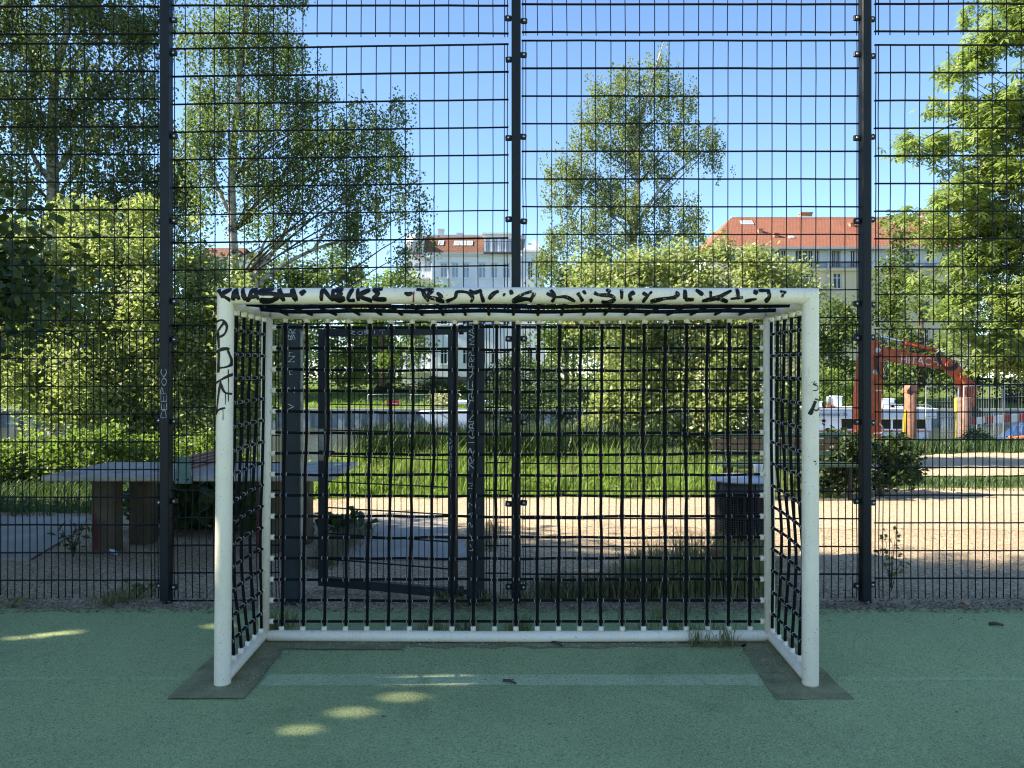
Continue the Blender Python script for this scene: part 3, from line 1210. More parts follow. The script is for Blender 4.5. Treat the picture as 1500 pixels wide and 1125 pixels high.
KAL = [[(323, 425), (329, 434), (336, 445)], [(342, 424), (330, 433), (341, 441)], [(345, 441), (349, 425), (354, 440)], [(346, 436), (354, 435)],
       [(358, 423), (361, 434), (363, 441)], [(363, 440), (369, 439)], [(368, 441), (375, 424), (382, 440)], [(371, 436), (379, 436)],
       [(404, 424), (391, 425), (385, 430), (404, 432), (410, 436), (400, 441), (383, 441)], [(411, 424), (419, 442)], [(430, 424), (437, 442)], [(412, 434), (434, 434)],
       [(443, 433), (449, 428), (450, 427)]]
NEL = [[(473, 442), (475, 424)], [(475, 424), (490, 442)], [(491, 442), (490, 425)], [(505, 425), (495, 427), (502, 432), (494, 438), (498, 441), (508, 438)],
       [(519, 424), (512, 440), (522, 441)], [(526, 424), (527, 442)], [(544, 426), (529, 435), (547, 442)], [(562, 425), (549, 426), (556, 432), (549, 439), (568, 440)]]
OLD = [[(594, 431), (600, 433), (606, 431)], [(611, 426), (619, 427), (624, 436), (629, 443)], [(620, 427), (634, 427), (628, 436), (643, 440)],
       [(641, 431), (648, 437), (640, 440), (652, 443)], [(654, 443), (667, 438), (671, 430), (686, 431), (693, 438), (690, 444)],
       [(688, 427), (696, 431), (706, 427)], [(704, 428), (706, 436), (709, 444)], [(716, 440), (724, 432), (731, 429)], [(737, 433), (740, 435)],
       [(748, 427), (750, 434)], [(750, 443), (765, 434), (779, 429)], [(750, 443), (768, 440), (780, 441)], [(775, 443), (779, 438), (783, 431)],
       [(806, 427), (812, 436), (808, 444)], [(800, 432), (813, 437), (828, 437), (842, 443)], [(845, 431), (849, 437), (853, 443)], [(853, 428), (857, 433)], [(863, 443), (867, 440)],
       [(869, 431), (876, 434), (893, 435), (899, 440), (890, 444), (880, 443)], [(887, 426), (893, 430)], [(909, 426), (909, 440)],
       [(928, 430), (921, 434), (923, 442)], [(953, 429), (945, 437), (940, 444)], [(939, 431), (946, 434)], [(951, 443), (970, 439), (986, 437), (991, 432), (987, 430)],
       [(1001, 426), (1001, 440)], [(1001, 440), (1014, 440)], [(1017, 426), (1027, 434)], [(1026, 442), (1048, 437), (1069, 427)], [(1038, 428), (1038, 439)], [(1030, 440), (1050, 439), (1064, 443)],
       [(1077, 424), (1078, 440)], [(1067, 439), (1085, 437)], [(1088, 442), (1105, 439)], [(1105, 426), (1102, 433)], [(1108, 427), (1125, 427)], [(1122, 428), (1123, 436), (1118, 443)],
       [(1145, 428), (1141, 437)], [(1139, 428), (1148, 430)]]
mb = MB()
for st in KAL:
    ribbon(mb, st, 6.3, on_bar, len(st) > 2)
for st in NEL:
    ribbon(mb, st, 5.6, on_bar, len(st) > 2)
mb.build('graffiti', M['fresh_ink'], crossbar)['label'] = 'black marker scrawl reading KALASH NELKE'
mb = MB()
for st in OLD:
    ribbon(mb, st, 5.2, on_bar, len(st) > 2)
mb.cur = 1
ribbon(mb, [(608, 429), (606.5, 444)], 2.6, on_bar)
mb.build('graffiti', [M['marker_ink'], M['red_ink']], crossbar)['label'] = 'half rubbed off black scrawl'


def on_post(xc0, xc1):
    def fn(px, py):
        z = gz(py, GY)
        c = lerp(xc0, xc1, z / ZT)
        dx = max(-.985, min(.985, (gx(px, GY) - c) / GR))
        r = GR + .0022
        return (c + r * dx, GY - r * math.sqrt(1 - dx * dx), z)
    return fn


f = on_post(XL0, XL1)
mb = MB()
for st, wd in (([(320, 472), (331, 470), (336, 479), (333, 490), (325, 494), (323, 487), (333, 473)], 2.6), ([(323, 486), (325, 511)], 4.4), ([(319, 517), (330, 512), (339, 511)], 4.2),
               ([(325, 515), (324, 546)], 4.4), ([(337, 513), (341, 530), (337, 537), (322, 540)], 3.4), ([(320, 561), (334, 553), (344, 547)], 4.0), ([(328, 558), (324, 580), (321, 604)], 2.6),
               ([(327, 560), (333, 574), (341, 577)], 3.0), ([(319, 608), (325, 600), (334, 597)], 3.0), ([(330, 474), (336, 475)], 4)):
    ribbon(mb, st, wd, f)
for x_, ya_, yb_ in ((337.5, 541, 588), (334, 575, 592), (331, 600, 615)):
    ribbon(mb, [(x_, ya_), (x_ + .3, (ya_ + yb_) / 2), (x_, yb_)], .9, f)
mb.build('graffiti', M['fresh_ink'], post_l)
f = on_post(XR, XR)
mb = MB()
for st, wd in (([(1182, 607), (1186, 597), (1190, 587)], 5), ([(1189, 584), (1197, 587), (1198, 596), (1191, 601), (1185, 597)], 1.8), ([(1189, 558), (1187, 563), (1194, 566), (1193, 571), (1186, 572)], 1.2),
               ([(1187, 563), (1192, 562)], 1.6), ([(1187, 674), (1191, 675)], 1.2), ([(1191, 677), (1190, 680)], 1.2)):
    ribbon(mb, st, wd, f)
mb.build('graffiti', M['fresh_ink'], post_r)

# ------------------------------------------------------------------ mesh fence
FY = 5.60                      # front of the fence posts
PY = 5.675                     # plane of the wire panels
fence = empty('mesh_fence', (0, FY, 0), 'tall anthracite steel mesh fence on square posts behind the goal', 'fence')
TOPZ = gz(-175, PY)
posts_px = [-275, 240, 756, 1270.5, 1785]


def clamp_mesh():
    mb = MB()
    mb.bbox(-.024, .024, -.008, .012, -.021, .021, .006)
    mb.cur = 1
    mb.smooth = True
    mb.lathe([(.010, -.009), (.0095, -.014), (.005, -.018)], (0, 0, 0), 10, 'y')
    return mb.mesh('clamp', [M['clamp_black'], M['bolt_steel']])


CLAMP = clamp_mesh()
CZ = [-330, -210, -92, 28, 80, 201, 323, 444, 496, 617, 736, 858]
for k, px in enumerate(posts_px):
    x = gx(px, FY)
    mb = MB()
    mb.bbox(x - .033, x + .033, FY, FY + .08, -.05 if k != 1 else -.03, 6.2, .006)
    mb.cur = 1
    mb.bbox(x - .036, x + .036, FY - .003, FY + .083, 6.2, 6.22, .004)
    po = mb.build('fence_post', [M['fence_paint'], M['clamp_black']], fence)
    for i, pz in enumerate(CZ):
        for sd in (-1, 1):
            if abs(px - CX) > 900 and sd * (px - CX) > 0:
                continue
            o = link('clamp', CLAMP, po)
            dz = random.uniform(-.012, .012) + (-.03 if (k == 2 and sd < 0 and pz in (80,)) else 0)
            o.location = (x + sd * (.033 + .021 + random.uniform(-.003, .004)), FY + .045, gz(pz, FY + .04) + dz)
            o.rotation_euler = (0, random.uniform(-.12, .12), random.uniform(-.1, .1))


def wire_panel(px0, px1, rows, zlo, zhi, pitch, tilt=0.0, seed=0, prong=0.0, edge_double=True):
    """rows: heights (z) of the double horizontal wires, zlo..zhi the upright wires"""
    r = random.Random(seed)
    wf, wg = wob(seed + 100), wob(seed + 200)
    x0, x1 = gx(px0, PY), gx(px1, PY)
    mb = MB()
    mb.smooth = True

    def P(x, z):
        u = (x - x0) / (x1 - x0)
        return Vector((x + .006 * wf(z * 1.1 + x * .3), PY + .008 * wg(x * .9 + z * .5) , z + tilt * u + .003 * wf(x * 1.7 + z)))
    for z in rows:
        for dy, dzz in ((-.006, r.uniform(-.0012, .0012)), (.006, r.uniform(-.0012, .0012))):
            mb.tube([P(x, z) + Vector((0, dy, dzz)) for x in np.linspace(x0, x1, 12)], .0048, 6)
    n = max(2, int(round((x1 - x0) / pitch)))
    xs = [x0 + .008 + (x1 - x0 - .016) * i / n for i in range(n + 1)]
    if edge_double:
        xs += [x0 + .030, x1 - .030]
    for x in xs:
        ph = r.uniform(-.0025, .0025)
        mb.tube([P(x + ph, z) for z in np.linspace(zlo - prong, zhi, 9)], .0036, 6)
    return mb.build('mesh_panel', M['wire_paint'], fence)


st = 40.55


def zrow(p0, n, s=st):
    return [gz(p0 + s * i, PY) for i in range(n)]


UP, LP = .1045, .0522
spans = [(-262, 233), (249, 745), (764, 1261), (1281, 1775)]
utop = [64, 72, 59.5, 66]
for k, ((a, b), t) in enumerate(zip(spans, utop)):
    rows = zrow(t, 11)
    wire_panel(a, b, rows, rows[-1], rows[0], UP, .036 if k == 1 else 0, 10 + k, .026)
for k, ((a, b), t) in enumerate(zip(spans, (50, 49, 47, 46))):
    rows = zrow(t - st * 10, 11)
    wire_panel(a, b, rows, rows[-1], rows[0], UP, 0, 20 + k, .026)
rows = zrow(485, 10)
wire_panel(*spans[0], rows, .012, rows[0], LP, 0, 31)
rows = zrow(476, 11, 40.35)
wire_panel(249, 410, rows, .012, rows[0], LP, 0, 32)
wire_panel(711, 745, rows, .012, rows[0], LP, 0, 33)
wire_panel(*spans[2], zrow(476, 11), .012, gz(476, PY), LP, 0, 34)
wire_panel(*spans[3], zrow(482, 10), .012, gz(482, PY), LP, 0, 35)
# scratched tag on the left post
f = lambda px, py: (gx(px, FY - .001), FY - .0015, gz(py, FY - .001))
mb = MB()
write(mb, 'DEEPOC', 244, 612, 11, 8, 12, f, .7, True)
mb.build('scratched_tag', M['chalk'], [o for o in fence.children if o.name.startswith('fence_post')][1])

# ------------------------------------------------------------------ gate in the fence
gate = empty('fence_gate', (gx(672, FY), FY, 0), 'dark blue-green steel gate standing ajar behind the goal net with scratched posts', 'gate')
GP = M['gate_paint']
ZG = gz(474, FY)
for x0, x1, nm in ((gx(412, 5.56), gx(437.5, 5.56), 0), (gx(683.5, 5.56), gx(709, 5.56), 1)):
    mb = MB()
    mb.bbox(x0, x1, 5.56, 5.56 + .125, -.03, ZG, .008)
    mb.cur = 1
    if nm == 0:
        # strike plate strip with flaking paint on the inner face
        mb.box(x1 + .0004, x1 + .006, 5.60, 5.66, .02, ZG - .05)
    po = mb.build('gate_post', [GP, M['gate_edge']], gate)
    f = lambda px, py: (gx(px, 5.558), 5.5575, gz(py, 5.558))
    mb = MB()
    if nm == 0:
        for tx, yy in (('^', 548), ('N', 530), ('^', 522), ('Z', 575), ('S', 498)):
            write(mb, tx, 432, yy, 9, 10, 10, f, .7, True)
        write(mb, 'BR', 433, 497, 7, 10, 9, f, .7, True)
        write(mb, 'V', 431, 600, 8, 9, 9, f, .8, True)
    else:
        write(mb, '@NDREY', 697, 632, 16, 11, 15.5, f, 1.0, True)
        write(mb, 'NERPIN', 696, 545, 7, 9, 8, f, .6, True)
        write(mb, 'VAP', 695, 498, 8, 8, 9, f, .8, True)
        write(mb, 'ZRRIC', 697, 690, 11, 11, 12, f, 1.0, True)
        write(mb, 'KK', 697, 806, 10, 9, 14, f, .9, True)
        write(mb, 'RAZIN', 696, 772, 9, 10, 14, f, .9, True)
    mb.build('scratched_tag', M['chalk'], po)
# leaf
hx, hy = gx(669, 5.64), 5.64
ex, ey = gx(468.5, 5.985), 5.985
dirv = Vector((ex - hx, ey - hy, 0))
LW = dirv.length
dirv.normalize()
nrm = Vector((dirv.y, -dirv.x, 0))
if nrm.y > 0:
    nrm = -nrm
zb, zt = gz(875.5, hy), gz(478, hy)
ML = Matrix(((dirv.x, nrm.x, 0, hx), (dirv.y, nrm.y, 0, hy), (0, 0, 1, 0), (0, 0, 0, 1)))
mb = MB()
mb.box(0, .058, -.025, .025, zb, zt, ML)
mb.box(LW - .058, LW, -.0249, .0249, zb, zt, ML)
mb.box(.058, LW - .058, -.025, .025, zt - .058, zt - .0005, ML)
mb.box(.058, LW - .058, -.025, .025, zb + .0005, zb + .066, ML)
mb.cur = 1
mb.box(LW + .0003, LW + .003, -.02, .02, zb + .05, zt - .05, ML)
leaf = mb.build('gate_leaf', [GP, M['gate_edge']], gate)
mb = MB()
mb.smooth = True
for i in range(1, 21):
    x = .058 + (LW - .116) * i / 21
    mb.tube([ML @ Vector((x, 0, zb + .03)), ML @ Vector((x + .004 * math.sin(i * 2.2), 0.004, (zb + zt) / 2)), ML @ Vector((x, 0, zt - .03))], .003, 6)
for k in range(1, 10):
    z = zb + .066 + .196 * k - .06
    for s in (-.006, .006):
        mb.tube([ML @ Vector((.03, s, z)), ML @ Vector((LW - .03, s, z))], .0042, 6)
mb.build('mesh_infill', M['wire_paint'], leaf)
mb = MB()
mb.box(LW - .05, LW - .008, .0252, .029, .98, 1.22, ML)
mb.cur = 1
mb.smooth = True
a = ML @ Vector((LW - .03, .03, 1.05))
mb.tube([a, a + Vector((0, -.05, 0))], .009, 8)
mb.tube([a + Vector((0, -.045, 0)), a + Vector((.11, -.04, 0))], .008, 8)
mb.build('lock', [M['gate_edge'], M['clamp_black']], leaf)
for z in (zb + .02, zt - .06):
    mb = MB()
    mb.smooth = True
    mb.tube([(hx + .035, hy - .03, z), (hx + .035, hy - .03, z + .07)], .018, 10)
    mb.box(hx + .0, gx(683, 5.56), hy - .045, hy - .028, z + .015, z + .05)
    mb.build('hinge', M['clamp_black'], gate)
f = lambda px, py: tuple(ML @ Vector(((gx(px, 5.64) - hx) / dirv.x, .0256, gz(py, 5.75))))
mb = MB()
write(mb, 'ROBIT', 504, 489, 9, 6, 12, f, .8)
mb.build('scratched_tag', M['chalk'], leaf)
mb = MB()
f2 = lambda px, py: tuple(ML @ Vector(((gx(px, 5.66) - hx) / dirv.x, .0256, gz(py, 5.66))))
write(mb, 'GERSY', 666, 690, 9, 6, 10, f2, .7, True)
mb.build('scratched_tag', M['chalk'], leaf)

# ------------------------------------------------------------------ table tennis table
tt = empty('table_tennis_table', (-2.8, 7.4, 0), 'grey stone outdoor table tennis table on concrete legs behind the fence', 'table')
mb = MB()
mb.bbox(-4.06, -1.56, 6.74, 7.86, .7152, .762, .008)
mb.build('tabletop', M['tabletop_stone'], tt)
for x, y in ((gx(157, 7.3), 7.3), (-3.62, 7.68), (gx(395, 7.3), 7.3), (-2.08, 7.68)):
    if True:
        mb = MB()
        mb.bbox(x - .105, x + .105, y - .09, y + .09, -.05, .7145, .02)
        mb.cur = 1
        if y < 7.5:
            mb.poly([(x - .106, y - .07, .02), (x - .106, y + .05, .02), (x - .106, y + .07, .42), (x - .106, y - .06, .47)][::-1])
            mb.poly([(x - .085, y - .0915, .03), (x - .03, y - .0915, .03), (x - .045, y - .0915, .30), (x - .085, y - .0915, .46)])
        mb.build('leg', [M['leg_stone'], M['red_spray']], tt)
nx = -2.83
mb = MB()
mb.box(nx - .004, nx + .004, 6.80, 7.80, .79, .925)
mb.cur = 1
for i in range(39):
    for j in range(4):
        y0, z0 = 6.83 + i * .0245, .805 + j * .03
        mb.poly([(nx + .0052, y0, z0), (nx + .0052, y0 + .014, z0), (nx + .0052, y0 + .014, z0 + .016), (nx + .0052, y0, z0 + .016)])
net = mb.build('table_net', [M['net_plate'], M['hole_black']], tt)
for y0, y1 in ((6.715, 6.738), (7.862, 7.885)):
    mb = MB()
    x = nx
    mb.poly([(x - .075, y0, .70), (x + .075, y0, .70), (x + .05, y0, .93), (x - .045, y0, .93)])
    mb.poly([(x - .075, y1, .70), (x - .045, y1, .93), (x + .05, y1, .93), (x + .075, y1, .70)])
    for q in ((-.075, .70, .075, .70), (.075, .70, .05, .93), (.05, .93, -.045, .93), (-.045, .93, -.075, .70)):
        mb.poly([(x + q[0], y0, q[1]), (x + q[0], y1, q[1]), (x + q[2], y1, q[3]), (x + q[2], y0, q[3])])
    mb.cur = 1
    for dx in (-.045, .045):
        mb.lathe([(.010, 0), (.008, -.006)], (x + dx, y0 - .0005, .735), 8, 'y')
    mb.build('net_bracket', [M['green_steel'], M['hole_black']], tt)
f = lambda px, py: (gx(px, 6.738), 6.7375, gz(py, 6.738))
mb = MB()
write(mb, 'HLS', 276, 703, 2.6, 3, 3.6, f, .5)
mb.build('scratched_tag', M['chalk'], tt)

# ------------------------------------------------------------------ waste bin
bx, by = gx(1088, 6.85), 6.85
bin_ = empty('waste_bin', (bx, by, 0), 'round black wire mesh waste bin with a pale lid standing in weeds', 'waste bin')
mb = MB()
nb = 72
R0 = .235


def bp(t, z, r=R0):
    return (bx + r * math.cos(t), by + r * math.sin(t), z)


for k in range(nb):
    t = 2 * math.pi * k / nb
    mb.tube([bp(t, .03), bp(t, .60)], .0035, 4, False)
for z in np.arange(.04, .61, .0205):
    mb.tube([bp(2 * math.pi * k / 36, z) for k in range(37)], .003, 4, False)
for z in (.03, .60):
    mb.tube([bp(2 * math.pi * k / 36, z) for k in range(37)], .010, 6, False)
mb.build('basket', M['bin_mesh'], bin_)
mb = MB()
mb.smooth = True
mb.lathe([(.19, .03), (.215, .04), (.215, .58), (.2, .585)], (bx, by, 0), 32)
mb.build('liner', M['bin_inner'], bin_)
mb = MB()
mb.smooth = True
for k in range(8):
    t = 2 * math.pi * k / 8 + .2
    mb.tube([bp(t, .59), bp(t, .725)], .008, 6)
mb.lathe([(.225, .60), (.235, .605), (.235, .64), (.228, .645), (.226, .70), (.235, .715)], (bx, by, 0), 36)
mb.build('collar', M['bin_mesh'], bin_)
mb = MB()
mb.smooth = True
mb.lathe([(.20, .712), (.282, .714), (.292, .724), (.288, .735), (.24, .748), (.10, .758), (.0, .760)], (bx, by, 0), 40)
mb.build('lid', M['bin_lid'], bin_)
mb = MB()
mb.smooth = True
mb.lathe([(.03, 0), (.04, .095), (.041, .1), (.0385, .1), (.03, .02), (0, .02)], (gx(1108, 6.85), 6.80, .757), 16)
tag(mb.build('paper_cup', M['paper_white']), 'white paper cup standing on the pale lid of the waste bin', 'cup')
mb = MB()
bxx = gx(1051, 6.35)
mb.bbox(bxx - .058, bxx + .058, 6.31, 6.38, -.01, .225, .006)
tag(mb.build('brick', M['brick_orange']), 'orange brick standing upright in the weeds left of the waste bin', 'brick')

# ------------------------------------------------------------------ park bench
bq = empty('park_bench', (gx(1145, 10.3), 10.4, 0), 'green slatted park bench at the edge of the gravel behind the waste bin', 'bench')
X0, X1 = gx(1049, 10.5), gx(1250, 10.5)


def slat(name, y, z, dep, hgt, m, tilt=0.0):
    mb = MB()
    c = Matrix.Translation((0, y, z)) @ Matrix.Rotation(tilt, 4, 'X')
    mb.box(X0, X1, -dep / 2, dep / 2, -hgt / 2, hgt / 2, c)
    return mb.build(name, m, bq)


seat_mb = MB()
for i in range(4):
    seat_mb.bbox(X0, X1, 10.22 + i * .098, 10.30 + i * .098, .435, .475, .008)
seat_mb.build('seat', M['bench_green'], bq)
back_mb = MB()
for i, z in enumerate((.545, .625, .705, .785)):
    c = Matrix.Translation((0, 10.66 + i * .025, z + .03)) @ Matrix.Rotation(-.3, 4, 'X')
    back_mb.cur = 1 if i in (1, 2) else 0
    back_mb.box(X0, X1, -.016, .016, -.031, .031, c)
back_mb.build('backrest', [M['bench_green'], M['bench_brown']], bq)
for x in (X0 + .14, X1 - .14):
    for nm, a, b in (('leg', (x, 10.28, 0), (x, 10.28, .435)), ('leg', (x, 10.62, 0), (x, 10.58, .435))):
        mb = MB()
        mb.tube([a, b], .028, 8)
        mb.build(nm, M['fence_paint'], bq)
    mb = MB()
    mb.tube([(x, 10.55, .43), (x, 10.66, .55), (x, 10.77, .86)], .022, 8)
    mb.box(x - .02, x + .02, 10.25, 10.62, .405, .434)
    mb.build('bracket', M['fence_paint'], bq)

# ------------------------------------------------------------------ litter and small plants
mb = MB()
P = [(-.055, -.02, .0), (-.02, .03, .035), (.0, -.03, .055), (.03, .02, .045), (.06, -.02, .0), (.05, .045, .01), (-.04, .05, .005), (0, .0, .06)]
c = at(162, 803, 7.08)
for tri in ((0, 2, 1), (2, 7, 1), (2, 3, 7), (2, 4, 3), (3, 4, 5), (1, 7, 6), (7, 3, 5), (7, 5, 6), (0, 1, 6)):
    mb.poly([(c.x + P[i][0], c.y + P[i][1], P[i][2] + .005) for i in tri])
tag(mb.build('paper_tissue', M['tissue']), 'crumpled pale blue paper tissue lying by the table leg', 'litter')
mb = MB()
c = at(1411, 889, 5.5)
ang = [i * 2 * math.pi / 12 for i in range(12)]
ring = [(c.x + .038 * math.cos(a) * (1 + .35 * math.cos(3 * a)), c.y + .03 * math.sin(a) * (1 + .35 * math.cos(3 * a)), .03 + .014 * math.sin(2 * a)) for a in ang]
for i in range(12):
    mb.poly([(c.x, c.y, .022), ring[i], ring[(i + 1) % 12]])
tag(mb.build('dead_leaf', M['dead_leaf']), 'curled orange-brown dead leaf at the foot of the fence', 'leaf')
for (x0, y0, x1, y1, lab) in ((737, 1000, 756, 1004, 'dark broken twig lying on the pale goal line'), (1449, 916.5, 1470, 918, 'straight black stick lying on the court near the fence'),
                              (806, 942, 824, 949, 'brown twig lying in front of the rear goal rail')):
    a, b = gpt(x0, y0), gpt(x1, y1)
    mb = MB()
    mb.smooth = True
    r0 = .007 if 'stick' not in lab else .010
    mb.tube([(a[0], a[1], .012), ((a[0] + b[0]) / 2, (a[1] + b[1]) / 2 + .006, .016), (b[0], b[1], .011)], [r0, r0 * 1.1, r0 * .6], 6)
    if 'dark' in lab:
        mb.tube([((a[0] + b[0]) / 2, (a[1] + b[1]) / 2 + .006, .016), ((a[0] + b[0]) / 2 + .02, (a[1] + b[1]) / 2 + .03, .014)], [.004, .002], 5)
    tag(mb.build('twig', M['twig']), lab, 'twig')


def leafy_stems(name, base, stems, leaf, m, lsize, lw, nleaf, label, cat, droop=.3, r=.004, parent_loc=None):
    """small plant: stems as tubes, leaves along their upper parts"""
    e = empty(name, base, label, cat)
    mb = MB()
    mb.smooth = True
    C = []
    for top, lean in stems:
        b = Vector(base)
        t = b + Vector((lean[0], lean[1], top))
        mid = b.lerp(t, .5) + Vector((-lean[0] * .2, 0, 0))
        mb.tube([b, mid, t], [r, r * .8, r * .4], 5)
        for i in range(nleaf):
            s = random.uniform(.25, 1.0)
            p = b.lerp(mid, s * 2) if s < .5 else mid.lerp(t, s * 2 - 1)
            C.append(tuple(p + Vector((random.gauss(0, lsize * .8), random.gauss(0, lsize * .8), random.gauss(0, lsize * .3)))))
    mb.build('stem', M['twig'], e)
    C = np.array(C)
    V = leaf_quads(C, lsize, lw, droop, .2)
    link('foliage', np_mesh(name, V, 4, m, rng.beta(2, 2, len(C))), e)
    return e


leafy_stems('sapling', (gx(1306, 5.95), 5.95, -.01), [(.42, (-.05, 0)), (.5, (.05, .02)), (.35, (.02, .03)), (.3, (-.08, .02)), (.27, (.1, 0))], None, M['mid_leaf'], .042, .026, 14,
            'young leafy sapling growing behind the right fence post', 'sapling', .1, .0035)
leafy_stems('thistle', (gx(107, 7.05), 7.05, 0), [(.34, (-.03, 0)), (.28, (.08, .05)), (.24, (-.10, .0)), (.2, (.05, -.03))], None, M['dark_leaf'], .085, .03, 10,
            'spiky dark thistle growing at the edge of the pavement', 'thistle', .1, .006)
leafy_stems('weed', (gx(757, 5.72), 5.74, 0), [(.16, (.03, 0)), (.13, (-.05, 0)), (.15, (.08, 0)), (.1, (-.1, 0))], None, M['weed_grass'], .03, .014, 14,
            'small wiry weed at the foot of the middle fence post', 'weed', .1, .002)
leafy_stems('weed', (gx(205, 5.75), 5.75, 0), [(.12, (.06, 0)), (.1, (-.06, .03)), (.09, (.1, .05)), (.14, (-.02, 0))], None, M['mid_leaf'], .045, .026, 12,
            'low green weed left of the left fence post', 'weed', .1, .003)
leafy_stems('weed', (gx(18, 5.5), 5.5, 0), [(.08, (.06, 0)), (.07, (-.06, .03)), (.05, (.1, .05))], None, M['weed_grass'], .045, .022, 14,
            'low yellowish weed at the left end of the fence foot', 'weed', .1, .003)
leafy_stems('weed', (gx(496, 8.0), 8.0, 0), [(.2, (.12, 0)), (.22, (-.1, .03)), (.16, (.2, .05)), (.15, (-.2, .0)), (.2, (.02, .1))], None, M['dark_leaf'], .13, .10, 14,
            'dark broad leaved weed beside the table leg', 'weed', .15, .006)

# burdock under and behind the table
for k, (px, Y, h, lab) in enumerate(((255, 8.35, .55, 'broad leaved burdock behind the left table leg'), (318, 8.3, .62, 'broad leaved burdock behind the middle of the table'),
                                     (372, 8.4, .5, 'broad leaved burdock behind the right table leg'))):
    e = empty('burdock', (gx(px, Y), Y, 0), lab, 'plant', 'burdock plants behind the table')
    n = 170
    c = in_ellipsoid(n, .5) * np.array([.62, .35, h * .5]) + np.array([gx(px, Y), Y, h * .5])
    link('foliage', np_mesh('foliage', leaf_quads(c, .26, .22, .35, .12), 4, M['burdock_leaf'], rng.beta(2, 2, n)), e)
    mb = MB()
    mb.smooth = True
    for i in range(0, n, 6):
        mb.tube([(gx(px, Y) + random.uniform(-.1, .1), Y, 0), tuple(c[i])], [.010, .006], 5)
    mb.build('stem', M['burdock_leaf'], e)

# ------------------------------------------------------------------ trees and shrubs
def bez(a, b, bend, k=6):
    a, b = Vector(a), Vector(b)
    m = a.lerp(b, .5) + Vector(bend)
    return [a * (1 - t) ** 2 + m * 2 * t * (1 - t) + b * t * t for t in np.linspace(0, 1, k)]


SPREAD = {'shade_tree': .4, 'added_shade_shrub': .4, 'birch_tree': .17, 'flowering_bush': .3, 'chestnut_tree': .36}
DENS = {'birch_tree': 15, 'flowering_bush': 12, 'chestnut_tree': 12, 'shade_tree': 10, 'leafy_tree': 8, 'hedge_shrub': 7, 'nettle_bed': 5, 'shrub': 5}


